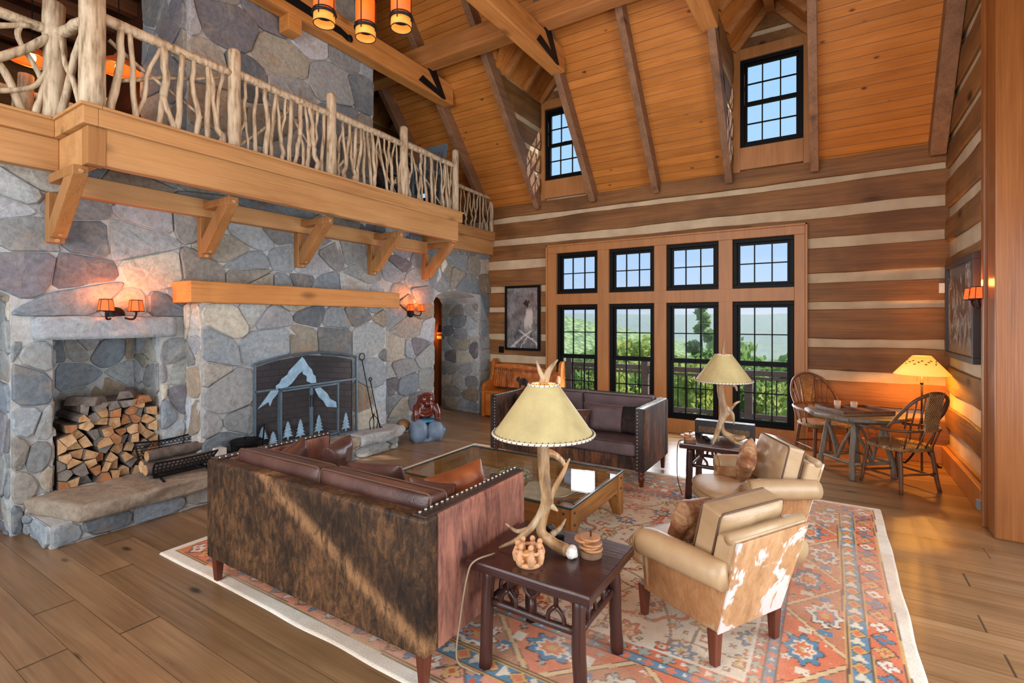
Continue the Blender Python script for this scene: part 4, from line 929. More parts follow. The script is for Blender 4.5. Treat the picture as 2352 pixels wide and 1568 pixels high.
# ------------------------------------------------------------------ sofas
def pipe_rect(mb, c, w, l, z, r=.006, rot=None, rad=.04):
    pts = []
    for (sx, sy, a0) in ((1, 1, 0), (-1, 1, PI/2), (-1, -1, PI), (1, -1, 3*PI/2)):
        for k in range(5): a = a0+k*PI/8; pts.append(V(sx*(w/2-rad)+rad*math.cos(a), sy*(l/2-rad)+rad*math.sin(a), z))
    m = Euler(rot).to_matrix() if rot is not None else Matrix.Identity(3)
    mb.tube([V(*c)+m @ p for p in pts], r, 6, closed=True)
def box_cushion(name, parent, c, d, mat, seam, rot=(0, 0, 0), puff=.16, wr=.008, sd=1, sub=1, n=12, sag=0):
    mb = MB(); mb.cushion((0, 0, 0), d, n=n, puff=puff, wr=wr, sd=sd, pinch=.015, sag=sag); o = mb.build(name, mat, parent, smooth=True, bev=.02, seg=3)
    o.location = c; o.rotation_euler = rot
    m = MB(); e = d[2]/2*(1-puff)
    for z in (e-.006, -e+.006): pipe_rect(m, (0, 0, 0), d[0]*1.0, d[1]*1.0, z, .0055, rad=.03)
    m.build('piping', seam, o, smooth=True); return o
NAIL = []
def sofa(loc, rz, lab, backmat, armmat, cush, seam, low=False, turned=True):
    t = thing('sofa', lab, 'sofa', loc, rz); Wd, D, H = .965, .45, .81
    mb = MB(); mb.bx(-Wd+.0, Wd, -D, -D+.1, .16, H); mb.build('back_panel', backmat, t, bev=.018, seg=3)
    for s in (-1, 1):
        mb = MB(); mb.bx(s*(Wd-.10), s*Wd, -D+.1, D, .16, H); a = mb.build('arm', armmat, t, bev=.012, seg=3)
        m = MB(); m.bx(s*(Wd-.095), s*(Wd-.012), -D+.02, D+.004, H-.004, H+.008); m.bx(s*(Wd-.095), s*(Wd-.012), D-.004, D+.008, .18, H+.006); m.build('leather_band', M['ldark'], a, bev=.003)
        xc = s*(Wd-.075)
        for p in [(xc, -D+.05+i*.0405, H+.009) for i in range(22)]+[(xc, D+.009, .2+i*.036) for i in range(17)]:
            if not NAIL: o = MB().ell((0, 0, 0), (.0085, .0085, .0085), nu=8, nv=5).build('nail_head', M['nail'], a, smooth=True); NAIL.append(o)
            else: o = NAIL[0].copy(); COL.objects.link(o); o.parent = a
            o.location = p
    mb = MB(); mb.bx(-Wd+.1, Wd-.1, -D+.1, D-.03, .16, .30); mb.build('base', armmat, t, bev=.01)
    box_cushion('seat_cushion', t, (0, .03, .375), (2*Wd-.21, 2*D-.10, .16), cush, seam, puff=.14, sd=3, n=16)
    for s in (-1, 1): box_cushion('back_cushion', t, (s*.432, -D+.2, .655), (.855, .4, .16), cush, seam, rot=(PI/2-.13, 0, 0), puff=.16, sd=5+s)
    for s in (-1, 1):
        m = MB(); m.box((s*(Wd-.05), -D+.05, .085), (.06, .06, .17), taper=.62); m.build('leg', M['legred'], t, bev=.004)
        m = MB(); m.lathe([(.018, 0), (.026, .012), (.02, .03), (.03, .05), (.036, .075), (.03, .1), (.02, .11), (.034, .125), (.034, .14), (.026, .15), (.03, .17)], (s*(Wd-.05), D-.05, 0), 16); m.build('leg', M['legred'], t, smooth=True)
    return t
sofa((-2.54, 2.19, .0165), 0, 'brindle cowhide sofa with its back to the viewer and brown leather cushions', M['brindle'], M['hidered'], M['lbrown'], M['seam'])
sofa((-2.57, 5.54, .0165), PI, 'dark cowhide sofa facing the viewer below the tall windows', M['hidedark'], M['hidedark'], M['velvet'], M['ldark'])
def pillow(name, lab, loc, d, rot, mat, sd=1, group=None, ends=None, wr=.02, cat='pillow', es=(-1, 1)):
    o = MB().cushion((0, 0, 0), d, n=14, puff=.88, wr=wr, sd=sd, pinch=.07).build(name, mat, smooth=True, sub=1); o.location = loc; o.rotation_euler = rot
    tag(o, lab, cat, group)
    if ends:
        for s in es:
            m = MB()
            def F(u, v, s=s):
                a = s*(1-.62*u); b = -1+2*v; e = (1-abs(a)**4)*(1-abs(b)**4); return (a*d[0]/2*1.002*(1-.07*(1-b*b)*abs(a)), b*d[1]/2*(1-.07*(1-a*a)*abs(b)), d[2]/2*(.12+.88*max(0, e)**.5)+.004)
            m.grid(F, 6, 14); m.build('hide_end', ends, o, smooth=True, solid=.006)
    return o
# pillows on the far sofa
pillow('lumbar_pillow', 'long dark velvet pillow with dark hide ends at the right of the far sofa', (-2.08, 5.40, .645), (.72, .32, .14), (PI/2-.32, 0, PI+.06-PI), M['velvet'], 3, ends=M['hideblack'], es=(1,))
pillow('lumbar_pillow', 'long dark velvet pillow with dark hide ends at the left of the far sofa', (-3.04, 5.40, .645), (.72, .32, .14), (PI/2-.34, 0, -.05), M['velvet'], 5, ends=M['hideblack'], es=(-1,))
pillow('throw_pillow', 'small brown pillow lying between the long pillows of the far sofa', (-2.44, 5.17, .61), (.36, .3, .13), (PI/2-.55, .0, .25), M['lbrown'], 8)
# pillows on the near sofa
pillow('throw_pillow', 'brown leather pillow standing against the far arm of the near sofa', (-3.12, 2.47, .68), (.36, .36, .15), (PI/2-.2, .05, -1.15), M['lbrown'], 11)
pillow('throw_pillow', 'brown leather pillow with a corner up behind the near sofa back cushion', (-3.25, 2.18, .69), (.34, .34, .15), (PI/2-.15, .35, -1.5), M['lbrown'], 12)
pillow('throw_pillow', 'dark leather pillow peeking over the middle of the near sofa', (-2.5, 2.35, .66), (.5, .34, .14), (PI/2-.4, .12, PI), M['lbrown'], 13)
pillow('throw_pillow', 'cognac leather pillow against the arm of the near sofa beside the end table', (-1.87, 2.38, .69), (.42, .36, .15), (PI/2-.3, -.12, 1.25), M['lorange'], 14)
pillow('throw_pillow', 'small dark leather pillow at the end of the near sofa back cushion', (-1.90, 2.13, .70), (.3, .3, .12), (PI/2-.2, .3, 1.1), M['lbrown'], 15)
# ------------------------------------------------------------------ armchairs
def armchair(loc, f, lab):
    rz = math.atan2(f[1], f[0])-PI/2
    t = thing('armchair', lab, 'armchair', loc, rz)
    mb = MB(); vs = []                            # base body, rounded front
    def ring(z, w0, w1, yb, yf):
        out = []
        for k in range(13): a = PI*k/12; out.append((w1*math.cos(a), yf-.12+.12*math.sin(a), z))
        return out+[(-w0, yb, z), (w0, yb, z)]
    r1, r2 = ring(.17, .25, .26, -.27, .30), ring(.35, .27, .28, -.29, .34); n = len(r1)
    mb.add(r1+r2, [tuple(range(n-1, -1, -1)), tuple(range(n, 2*n))]+[(i, (i+1) % n, n+(i+1) % n, n+i) for i in range(n)]); mb.build('seat_base', M['ltan'], t, bev=.012)
    # back: leather front, hide rear
    def bk(y0, y1, zt, w0, w1, name, mat, bev=.02):
        m = MB(); m.add([(-w0, -.27+y0, .17), (w0, -.27+y0, .17), (w0, -.27+y1, .17), (-w0, -.27+y1, .17), (-w1, -.41+y0, zt), (w1, -.41+y0, zt), (w1, -.41+y1, zt), (-w1, -.41+y1, zt)],
              [(3, 2, 1, 0), (4, 5, 6, 7), (0, 1, 5, 4), (1, 2, 6, 5), (2, 3, 7, 6), (3, 0, 4, 7)]); return m.build(name, mat, t, bev=bev, seg=3)
    bk(.0, .11, .69, .255, .285, 'backrest', M['ltan']); bk(-.012, .004, .68, .25, .278, 'back_panel', M['hidetan'], .004)
    m = MB(); m.tube([(-.285, -.37, .685), (.285, -.37, .685)], .028, 10); m.build('top_roll', M['ltan'], t, smooth=True)
    for s in (-1, 1):
        pts = curve([(s*.29, -.36, .50), (s*.315, -.15, .505), (s*.335, .05, .505), (s*.345, .16, .495)], 12); m = MB(); m.tube(pts, [.068, .07, .072, .074, .075, .076, .077, .077, .078, .078, .078, .076, .06], 16); a = m.build('arm', M['ltan'], t, smooth=True)
        m = MB(); e = pts[-2]; m.tube([(e.x+.073*math.cos(k*PI/8), e.y+.012, e.z+.073*math.sin(k*PI/8)) for k in range(16)], .006, 6, closed=True); m.build('piping', M['seamtan'], a)
        m = MB(); m.add([(s*.25, -.28, .17), (s*.27, .22, .17), (s*.335, .17, .50), (s*.285, -.36, .50), (s*.2, -.28, .17), (s*.2, .22, .17), (s*.24, .17, .5), (s*.23, -.36, .5)],
                        [(0, 1, 2, 3), (7, 6, 5, 4), (1, 5, 6, 2), (3, 7, 4, 0), (2, 6, 7, 3), (0, 4, 5, 1)]); m.build('side_panel', M['hidetanp'], t, bev=.01)
        m = MB(); m.add([(s*.27, .19, .17), (s*.2, .23, .17), (s*.24, .2, .46), (s*.335, .16, .46), (s*.26, .15, .17), (s*.2, .15, .17), (s*.24, .14, .46), (s*.32, .13, .46)], [(0, 1, 2, 3), (7, 6, 5, 4), (0, 4, 5, 1), (1, 5, 6, 2), (2, 6, 7, 3), (3, 7, 4, 0)]); m.build('arm_front', M['ltan'], t, bev=.008)
    # seat cushion, T shaped with rounded front
    prof = []
    for k in range(17): a = PI*k/16; prof.append((.315*math.cos(a), .22+.2*math.sin(a)**.7))
    prof += [(-.315, .19), (-.235, .17), (-.235, -.26), (.235, -.26), (.235, .17), (.315, .19)]
    m = MB(); vs = []; fs = []; n = len(prof); cx, cy = 0, .06
    lay = [(.325, .97), (.345, 1.0), (.40, 1.0), (.422, .97), (.438, .82), (.448, .5), (.45, .2)]
    for (z, k) in lay:
        for (x, y) in prof: vs.append((cx+(x-cx)*k, cy+(y-cy)*k, z))
    for j in range(len(lay)-1):
        for i in range(n): fs.append((j*n+i, j*n+(i+1) % n, (j+1)*n+(i+1) % n, (j+1)*n+i))
    fs += [tuple(range(n-1, -1, -1)), tuple((len(lay)-1)*n+i for i in range(n))]
    m.add(vs, fs); sc_ = m.build('seat_cushion', M['ltan'], t, smooth=True)
    m = MB()
    for z in (.346, .406): m.tube([(x*1.005, cy+(y-cy)*1.005, z) for (x, y) in prof], .006, 6, closed=True)
    m.build('piping', M['seamtan'], sc_, smooth=True)
    box_cushion('back_cushion', t, (.0, -.20, .61), (.50, .36, .18), M['ltan'], M['seam'], rot=(PI/2+.24, 0, 0), puff=.3, wr=.03, sd=9)
    for s in (-1, 1):
        for (y, tp) in ((-.25, .7), (.25, .62)):
            m = MB(); m.box((s*.235, y, .09), (.055, .055, .18), taper=tp); m.build('leg', M['legred'], t, bev=.003)
    return t
armchair((-.59, 3.01, .0165), (-.87, .49), 'tan leather armchair with hide back nearest the viewer')
armchair((-.53, 4.365, .0165), (-.88, -.475), 'tan leather armchair farther off beside the antler lamp by the windows')
def local(c, f, x, y, z):
    f = V(f[0], f[1], 0).normalized(); r = V(f.y, -f.x, 0); return V(*c)+f*y+r*x+V(0, 0, z)
def chairpillow(c, f, lab, x, y, z, turn, sd, sz, roll):
    rz = math.atan2(f[1], f[0])-PI/2
    p = pillow('throw_pillow', lab, local(c, f, x, y, z), (sz, sz, .12), (PI/2+.3, roll, rz+turn), M['hidecushion'], sd)
chairpillow((-.59, 3.01, 0), (-.87, .49), 'small fringed hide pillow on the nearest armchair', -.05, .075, .60, .1, 21, .27, .12)
chairpillow((-.53, 4.365, 0), (-.88, -.475), 'small brown hide pillow standing on a corner in the farther armchair', -.05, .05, .655, -.1, 22, .27, .75)
# ------------------------------------------------------------------ end tables
def endtable(loc, lab, w=.66, d=.58):
    t = thing('end_table', lab, 'table', loc); h = .544; rr = random.Random(3)
    mb = MB(); m = 40; vs = []; fs = []; ring = []
    for i in range(m):
        a = i/m*4; k = int(a); u = a-k; c = [(-1, -1), (1, -1), (1, 1), (-1, 1)]; p, q = c[k], c[(k+1) % 4]; x, y = (p[0]+(q[0]-p[0])*u)*w/2, (p[1]+(q[1]-p[1])*u)*d/2
        j = 1+.012*nz(x*9, y*9, 5); ring.append((x*j, y*j))
    lay = [(h-.05, .985), (h-.045, 1), (h-.012, 1.005), (h-.002, .995), (h, .98)]
    for (z, k) in lay: vs += [(x*k, y*k, z) for (x, y) in ring]
    for j in range(len(lay)-1):
        for i in range(m): fs.append((j*m+i, j*m+(i+1) % m, (j+1)*m+(i+1) % m, (j+1)*m+i))
    fs += [tuple(range(m-1, -1, -1)), tuple((len(lay)-1)*m+i for i in range(m))]; mb.add(vs, fs); mb.build('table_top', M['mahog'], t)
    X, Y = w/2-.085, d/2-.075
    for sx in (-1, 1):
        for sy in (-1, 1):
            b = MB(); twig(b, (sx*(X+.015), sy*(Y+.015), 0), (sx*X, sy*Y, h-.045), .034, .031, sx*3+sy+9, .01, 9); b.build('leg', M['mahogz'], t, smooth=True)
    def yoke(p, ax, up, s=.045):
        b = MB(); z0, z1 = .325, h-.05; zm = (z0+z1)/2; ex = V(1, 0, 0) if ax == 0 else V(0, 1, 0); p = V(*p)
        a, c = (z0, z1) if up else (z1, z0); o = V(0, 0, 1)
        b.tube([p+o*a, p+o*zm], .012, 8); b.tube(curve([p+o*zm, p+o*(zm*.6+c*.4)+ex*s*.8, p+o*c+ex*s], 6), .011, 8); b.tube(curve([p+o*zm, p+o*(zm*.6+c*.4)-ex*s*.8, p+o*c-ex*s], 6), .011, 8); b.build('forked_spindle', M['mahogz'], t, smooth=True)
    for sy in (-1, 1):
        b = MB(); twig(b, (-X, sy*Y, .325), (X, sy*Y, .325), .019, .019, 4+sy, .006); b.build('rail', M['mahogz'], t, smooth=True)
        for i, x in enumerate((-.13, 0, .13)): yoke((x, sy*Y, 0), 0, i == 1)
    for sx in (-1, 1):
        b = MB(); twig(b, (sx*X, -Y, .325), (sx*X, Y, .325), .019, .019, 8+sx, .006); b.build('rail', M['mahogz'], t, smooth=True)
        for i, y in enumerate((-.07, .07)): yoke((sx*X, y, 0), 1, i == 1)
    return t
endtable((-1.20, 2.29, .0165), 'dark wood end table in the foreground beside the near sofa')
endtable((-.90, 5.28, .0165), 'dark wood end table by the windows beside the far sofa')
# ------------------------------------------------------------------ antler lamps
M['shadetrim'] = plain('shade_lacing', S(214, 206, 188), .6); M['lace'] = plain('dark_lacing', S(52, 44, 38), .6)
def antlerlamp(loc, rz, lab, kind):
    t = thing('antler_lamp', lab, 'table lamp', loc, rz); ZS0, ZS1 = .60, .855
    def tine(name, pts, rr, n=16):
        b = MB(); p = curve(pts, n); b.tube(p, [q*(1+.07*nz(i*.8, 3, len(pts))) for i, q in enumerate(lerps(rr, n))], 10); return b.build(name, M['antler'], t, smooth=True)
    if kind == 0:
        tine('antler_beam', [(.0, 0, .62), (.0, 0, .5), (.005, 0, .38), (.02, .0, .25), (-.03, 0, .15), (-.12, -.01, .06), (-.23, -.02, .012)], [.032, .033, .03, .034, .022, .016, .007], 26)
        tine('antler_beam', [(.02, 0, .25), (-.0, .0, .17), (-.01, -.01, .09), (.05, -.04, .045), (.12, -.09, .03)], [.03, .026, .027, .03, .031], 20)
        b = MB(); b.ell((.135, -.10, .03), (.034, .036, .03), wob=.35, sd=3); b.build('antler_burr', M['nailw'], t, smooth=True)
        tine('antler_tine', [(.02, 0, .50), (.06, .01, .485), (.10, .02, .45), (.12, .02, .41)], [.02, .018, .014, .005]); tine('antler_tine', [(.02, 0, .2), (.05, -.01, .3), (.10, -.02, .40), (.135, -.02, .475)], [.014, .015, .013, .004])
        tine('antler_tine', [(.02, 0, .24), (.055, -.01, .215), (.075, -.01, .2)], [.022, .013, .004]); tine('antler_tine', [(.04, .02, .06), (.09, .08, .07), (.13, .14, .10)], [.018, .013, .004]); tine('antler_tine', [(-.08, 0, .1), (-.14, .05, .07), (-.20, .1, .09)], [.014, .011, .004])
    else:
        tine('antler_beam', [(-.03, 0, .62), (-.03, 0, .52), (-.01, 0, .40), (.01, 0, .30), (-.03, 0, .18), (-.09, -.05, .08), (-.15, -.12, .012)], [.028, .03, .03, .036, .028, .022, .008], 26)
        tine('antler_beam', [(.05, .0, .29), (-.01, 0, .22), (-.01, 0, .12), (.04, -.02, .07), (.12, -.03, .05), (.2, -.02, .06)], [.016, .022, .026, .034, .034, .02], 22)
        tine('antler_tine', [(.0, 0, .59), (.06, .01, .57), (.12, .02, .55), (.14, .02, .50)], [.02, .018, .016, .006]); tine('antler_tine', [(.0, 0, .36), (.05, 0, .32), (.085, -.01, .27), (.095, -.02, .18)], [.026, .024, .018, .005])
        tine('antler_tine', [(.02, 0, .26), (.08, .01, .33), (.13, .02, .38), (.17, .02, .40)], [.018, .016, .012, .005]); tine('antler_tine', [(.05, -.03, .06), (.07, -.1, .03), (.14, -.18, .012)], [.03, .02, .005]); tine('antler_tine', [(-.03, 0, .16), (-.06, -.02, .09), (-.07, -.06, .03)], [.02, .014, .004])
    b = MB(); b.lathe([(.262, ZS0), (.25, ZS0+.012), (.085, ZS1-.01), (.076, ZS1)], (0, 0, 0), 40, cap=False); sh = b.build('lamp_shade', M['parch'], t, smooth=True, solid=.003)
    b = MB()
    for (r, z, w) in ((.263, ZS0+.003, .0075), (.077, ZS1, .0065)): b.tube([(r*math.cos(k*PI/24), r*math.sin(k*PI/24), z) for k in range(48)], w, 6, closed=True)
    b.build('shade_rim', M['shadetrim'], sh, smooth=True)
    b = MB()
    for (r, z, w, N) in ((.265, ZS0+.003, .009, 56), (.078, ZS1, .008, 20)):
        for k in range(N):
            a = 2*PI*k/N; c, s = math.cos(a), math.sin(a); a2 = a+.05; b.tube([((r-.006)*c, (r-.006)*s, z-w), ((r+w*.9)*math.cos(a2-.025), (r+w*.9)*math.sin(a2-.025), z), ((r-.012)*math.cos(a2), (r-.012)*math.sin(a2), z+w)], .0022, 4)
    b.build('shade_lacing', M['lace'], sh)
    fin = [[(0, 0, .85), (-.0, 0, .89), (-.02, 0, .93), (-.035, 0, .98)], [(0, 0, .86), (.02, 0, .91), (.045, 0, .95), (.075, .0, .985)]] if kind == 0 else [[(0, 0, .85), (.0, 0, .9), (.005, 0, .95), (.0, 0, 1.0)]]
    b = MB(); 
    for f in fin: b.tube(curve(f, 10), lerps([.026, .018, .012, .004], 10), 8)
    b.tube([(0, 0, .6), (0, 0, .87)], .006, 6); b.build('finial', M['antler'], t, smooth=True)
    tbulb(t, (0, 0, .73), .03); l = light('POINT', 'lamp_light', (0, 0, 0), 6, S(255, 178, 96), size=.04); l.parent = t; l.location = (0, 0, .76)
    return t
M['nailw'] = plain('pale_burr', S(206, 200, 190), .5)
antlerlamp((-1.26, 2.30, .56), .55, 'tall antler table lamp with laced parchment shade in the foreground', 0)
antlerlamp((-.87, 5.22, .56), .55, 'antler table lamp with laced parchment shade in front of the windows', 1)
m = MB(); m.tube(curve([(-1.43, 2.10, .572), (-1.47, 1.985, .570), (-1.50, 1.965, .5), (-1.53, 1.95, .3), (-1.54, 1.93, .1), (-1.5, 1.98, .03), (-1.44, 1.99, .022)], 30), .0045, 6); tag(m.build('lamp_cord', plain('pale_cord', S(150, 134, 108), .6), smooth=True), 'pale lamp cord hanging from the foreground end table to the rug', 'cord')
m = MB(); m.tube(curve([(-1.19, 5.08, .568), (-1.25, 5.05, .56), (-1.265, 5.04, .42), (-1.26, 5.04, .2), (-1.22, 5.06, .03)], 20), .004, 6); tag(m.build('lamp_cord', M['iron'], smooth=True), 'thin lamp cord hanging beside the end table by the windows', 'cord')
# things on the end tables
def coasters(loc, n, lab, sd):
    t = thing('coaster_stack', lab, 'coasters', loc); q = random.Random(sd)
    m = MB(); m.lathe([(.055, 0), (.057, .01), (.055, .03)], (0, 0, 0), 22); m.build('base', M['barkw'], t); m = MB(); m.tube([(0, 0, .03), (0, 0, .03+n*.014+.03)], .005, 8); m.build('peg', M['mahogz'], t)
    for i in range(n):
        dx = (-.035 if i == n-2 else q.uniform(-.008, .008)); m = MB(); m.lathe([(.05, .0), (.052, .005), (.05, .012)], (dx, q.uniform(-.006, .006), .031+i*.0135), 22); m.build('coaster', M['coast'], t)
M['coast'] = plain('slice_wood', S(164, 112, 66), .5, var=.2, sc=20); M['barkw'] = plain('bark', S(110, 80, 54), .8, var=.3, sc=25, bump=.5)
coasters((-1.02, 2.36, .561), 5, 'stack of round wood coasters on the foreground end table', 2); coasters((-1.15, 5.06, .561), 4, 'stack of round wood coasters on the end table by the windows', 4)
def friends(loc):
    t = thing('candle_holder', 'clay ring of small figures holding a candle on the foreground end table', 'candle holder', loc); cl = plain('clay', S(196, 146, 104), .7, var=.25, sc=18)
    m = MB(); m.lathe([(.062, 0), (.066, .01), (.066, .02), (.05, .022)], (0, 0, 0), 24); m.build('base', cl, t, smooth=True)
    for k in range(7):
        a = 2*PI*k/7; c, s = math.cos(a), math.sin(a); m = MB(); m.tube(curve([(.062*c, .062*s, .015), (.064*c, .064*s, .05), (.058*c, .058*s, .085)], 8), lerps([.014, .02, .012], 8), 8); m.ell((.056*c, .056*s, .1), (.014, .014, .016), nu=10, nv=8)
        b = 2*PI*(k+1)/7; m.tube(curve([(.06*c, .06*s, .075), (.066*math.cos((a+b)/2), .066*math.sin((a+b)/2), .07), (.06*math.cos(b), .06*math.sin(b), .075)], 6), .009, 6); m.tube([(.062*c, .062*s, .02), (.064*math.cos(a+.3), .064*math.sin(a+.3), .045)], .01, 6); m.build('figure', cl, t, smooth=True)
    m = MB(); m.lathe([(.026, 0), (.027, .035), (.0, .036)], (0, 0, .022), 16); m.build('candle', emit('candle_wax', S(240, 180, 100), .25), t, smooth=True)
friends((-1.24, 2.12, .561))
def remote(loc, rz, lab):
    t = thing('remote_control', lab, 'remote', loc, rz); m = MB(); m.bx(-.024, .024, -.085, .085, 0, .018); m.build('case', M['black'], t, bev=.004)
    for i in range(7):
        for j in range(3): m = MB(); m.bx(-.015+j*.012-.001, -.015+j*.012+.007, -.065+i*.02, -.065+i*.02+.01, .018, .021); m.build('button', M['nail'], t)
remote((-1.30, 2.50, .561), .9, 'black remote control lying behind the foreground lamp'); remote((-1.04, 5.28, .561), .4, 'black remote control on the end table by the windows')
t = thing('carved_box', 'long black carved box standing behind the lamp on the far end table', 'box', (-.9, 5.46, .561))
m = MB(); m.bx(-.28, .28, -.05, .05, .02, .16); m.build('body', M['blackbox'] if 'blackbox' in M else plain('black_carved', S(30, 28, 28), .4, var=.5, sc=60, bump=.8), t, bev=.006)
m = MB(); m.bx(-.24, .24, -.056, -.048, .04, .10); m.build('carved_panel', plain('carved_gold', S(92, 70, 44), .5, var=.8, sc=60, bump=1), t)
for s in (-1, 1): m = MB(); m.bx(s*.25-.03, s*.25+.03, -.045, .045, 0, .02); m.build('foot', M['black'], t)
# ------------------------------------------------------------------ coffee table (glass topped display case)
ct = thing('coffee_table', 'large glass topped display coffee table of old pine on the rug', 'table', (-2.41, 3.82, .0165)); hw, hd, zt = .84, .54, .37
for sy in (-1, 1):
    mb = MB(); mb.bx(-hw+.1, hw-.1, sy*hd-sy*.045, sy*hd-.004*sy, .2, zt); mb.build('apron', M['oldpine'], ct, bev=.004)
for sx in (-1, 1):
    mb = MB(); x0, x1 = sx*hw-sx*.045, sx*hw-.004*sx; mb.prism([(x0, -hd+.1, zt), (x0, hd-.1, zt), (x0, hd-.1, .16), (x0, hd-.18, .215), (x0, -hd+.18, .215), (x0, -hd+.1, .16)], (x1-x0, 0, 0)); mb.build('apron', M['oldpiney'], ct, bev=.004)
    for sy in (-1, 1):
        mb = MB(); mb.add([(sx*hw, sy*hd, 0), (sx*(hw-.07), sy*hd, 0), (sx*(hw-.07), sy*(hd-.07), 0), (sx*hw, sy*(hd-.07), 0), (sx*hw, sy*hd, .16), (sx*(hw-.12), sy*hd, .19), (sx*(hw-.12), sy*(hd-.12), .19), (sx*hw, sy*(hd-.12), .16), (sx*hw, sy*hd, zt), (sx*(hw-.12), sy*hd, zt), (sx*(hw-.12), sy*(hd-.12), zt), (sx*hw, sy*(hd-.12), zt)],
               [(0, 1, 2, 3), (8, 9, 10, 11)]+[(k*4+i, k*4+(i+1) % 4, k*4+4+(i+1) % 4, k*4+4+i) for k in (0, 1) for i in range(4)]); lg = mb.build('leg', M['oldpinez'], ct)
        m = MB()
        for z in (.24, .33): m.ell((sx*(hw-.06), sy*(hd+.002), z), (.011, .007, .011), nu=10, nv=6); m.ell((sx*(hw+.002), sy*(hd-.06), z), (.007, .011, .011), nu=10, nv=6)
        m.build('peg', M['mahogz'], lg, smooth=True)
def m_tglass():
    g = G('table_glass'); t_ = g.n('BsdfTransparent'); g.put(t_.inputs[0], (.95, .985, .98, 1)); gl = g.n('BsdfGlossy'); g.put(gl.inputs['Roughness'], .01)
    f = schlick(g, .045, .4); mx = g.n('MixShader'); g.L(f, mx.inputs[0]); g.L(t_.outputs[0], mx.inputs[1]); g.L(gl.outputs[0], mx.inputs[2]); g.L(mx.outputs[0], g.t.nodes['Material Output'].inputs[0]); return g.m
M['tglass'] = m_tglass()
mb = MB(); mb.bx(-hw-.004, hw+.004, -hd-.004, hd+.004, zt, zt+.012); mb.build('glass_top', M['tglass'], ct, bev=.003)
mb = MB()
for (a, b) in (((-hw, -hd), (hw, -hd)), ((hw, -hd), (hw, hd)), ((hw, hd), (-hw, hd)), ((-hw, hd), (-hw, -hd))): mb.beam((a[0], a[1], zt+.006), (b[0], b[1], zt+.006), .012, .013)
mb.build('glass_edge', plain('glass_edge', S(40, 62, 60), .2), ct)
mb = MB(); mb.bx(-hw+.05, hw-.05, -hd+.05, hd-.05, .22, .226); mb.build('display_shelf', M['tglass'], ct)
def pelt(name, lab, cx, cy, w, d, rot, mat, sd, z=.2435):
    m = MB(); n = 26; vs = [(0, 0, .02)]; fs = []
    for j in (1, 2, 3, 4):
        for i in range(n):
            a = 2*PI*i/n; r = (1+.28*math.sin(4*a+sd)+.12*nz(math.cos(a)*2, math.sin(a)*2, sd))*.8*j/4
            x, y = r*math.cos(a)*w/2, r*math.sin(a)*d/2; vs.append((x, y, .016*abs(nz(x*7, y*7, sd))+.004))
    for i in range(n): fs.append((0, 1+i, 1+(i+1) % n))
    for j in range(3):
        for i in range(n): fs.append((1+j*n+i, 1+(j+1)*n+i, 1+(j+1)*n+(i+1) % n, 1+j*n+(i+1) % n))
    m.add(vs, fs); o = m.build(name, mat, smooth=True, sub=1); o.location = (cx, cy, z); o.rotation_euler = (0, 0, rot); tag(o, lab, 'pelt')
M['peltw'] = plain('white_pelt', S(206, 214, 214), .8, var=.08, sc=20, bump=.4); M['peltt'] = plain('tan_pelt', S(190, 176, 148), .8, var=.15, sc=12, bump=.4)
pelt('animal_pelt', 'white pelt at the left inside the glass coffee table', -2.72, 3.68, .62, .5, .3, M['peltw'], 1); pelt('animal_pelt', 'tan pelt in the middle of the glass coffee table', -2.12, 3.82, .55, .62, .8, M["peltt"], 2, .253); pelt('animal_pelt', 'white pelt at the right inside the glass coffee table', -1.97, 3.8, .46, .6, 1.9, M["peltw"], 4, .2437)
def turtle():
    g = G('turtle_shell'); c = g.co(); v = g.vor(c, 22, 'DISTANCE_TO_EDGE'); return g.out(g.mix(g.ss(v, .12, .03), g.ramp(g.noise(c, 9, 4), [(.3, S(140, 138, 92)), (.7, S(190, 186, 132))]), S(44, 40, 26)), .45, g.bump(v, .5, .01))
t = thing('turtle_shell', 'olive patterned turtle shell leaning inside the glass coffee table', 'shell', (-2.5, 3.98, .315), .4)
m = MB(); m.ell((0, 0, 0), (.16, .11, .05), rot=(.25, 0, 0), nu=22, nv=14); m.build('shell', turtle(), t, smooth=True); m = MB(); m.ell((-.17, -.03, -.02), (.05, .03, .025)); m.build('head', plain('dark_shell', S(70, 66, 50), .6), t, smooth=True)
for i, (a, b) in enumerate((((-1.95, 3.62, .262), (-1.75, 4.05, .265)), ((-1.9, 3.6, .264), (-1.82, 4.08, .268)), ((-2.0, 3.66, .262), (-1.68, 3.98, .27)))):
    t = thing('arrow', ('arrow lying nearest the table corner in the glass coffee table', 'middle arrow of the three in the glass coffee table', 'arrow lying most slantwise in the glass coffee table')[i], 'arrow', a); d = V(*b)-V(*a); n = d.normalized()
    m = MB(); m.tube([(0, 0, 0), tuple(d)], .006, 6); m.build('shaft', M['oldpinez'], t); m = MB(); s = n.cross(V(0, 0, 1)); m.add([tuple(n*.02), tuple(n*.12), tuple(n*.1+s*.025), tuple(n*.03+s*.025), tuple(n*.1-s*.025), tuple(n*.03-s*.025)], [(0, 1, 2, 3), (0, 5, 4, 1)]); m.build('feather', M['barkw'], t, solid=.002); m = MB(); m.tube([tuple(d), tuple(d+n*.04)], [.014, .001], 4); m.build('arrow_head', M['iron'], t)
m = MB(); m.cushion((0, 0, 0), (.2, .1, .04), n=8, puff=.6); o = m.build('leather_pouch', plain('dark_pouch', S(70, 64, 50), .7, var=.4, sc=30), smooth=True); o.location = (-1.74, 3.72, .275); o.rotation_euler = (0, 0, .9); tag(o, 'dark fringed pouch by the arrows in the glass coffee table', 'pouch')
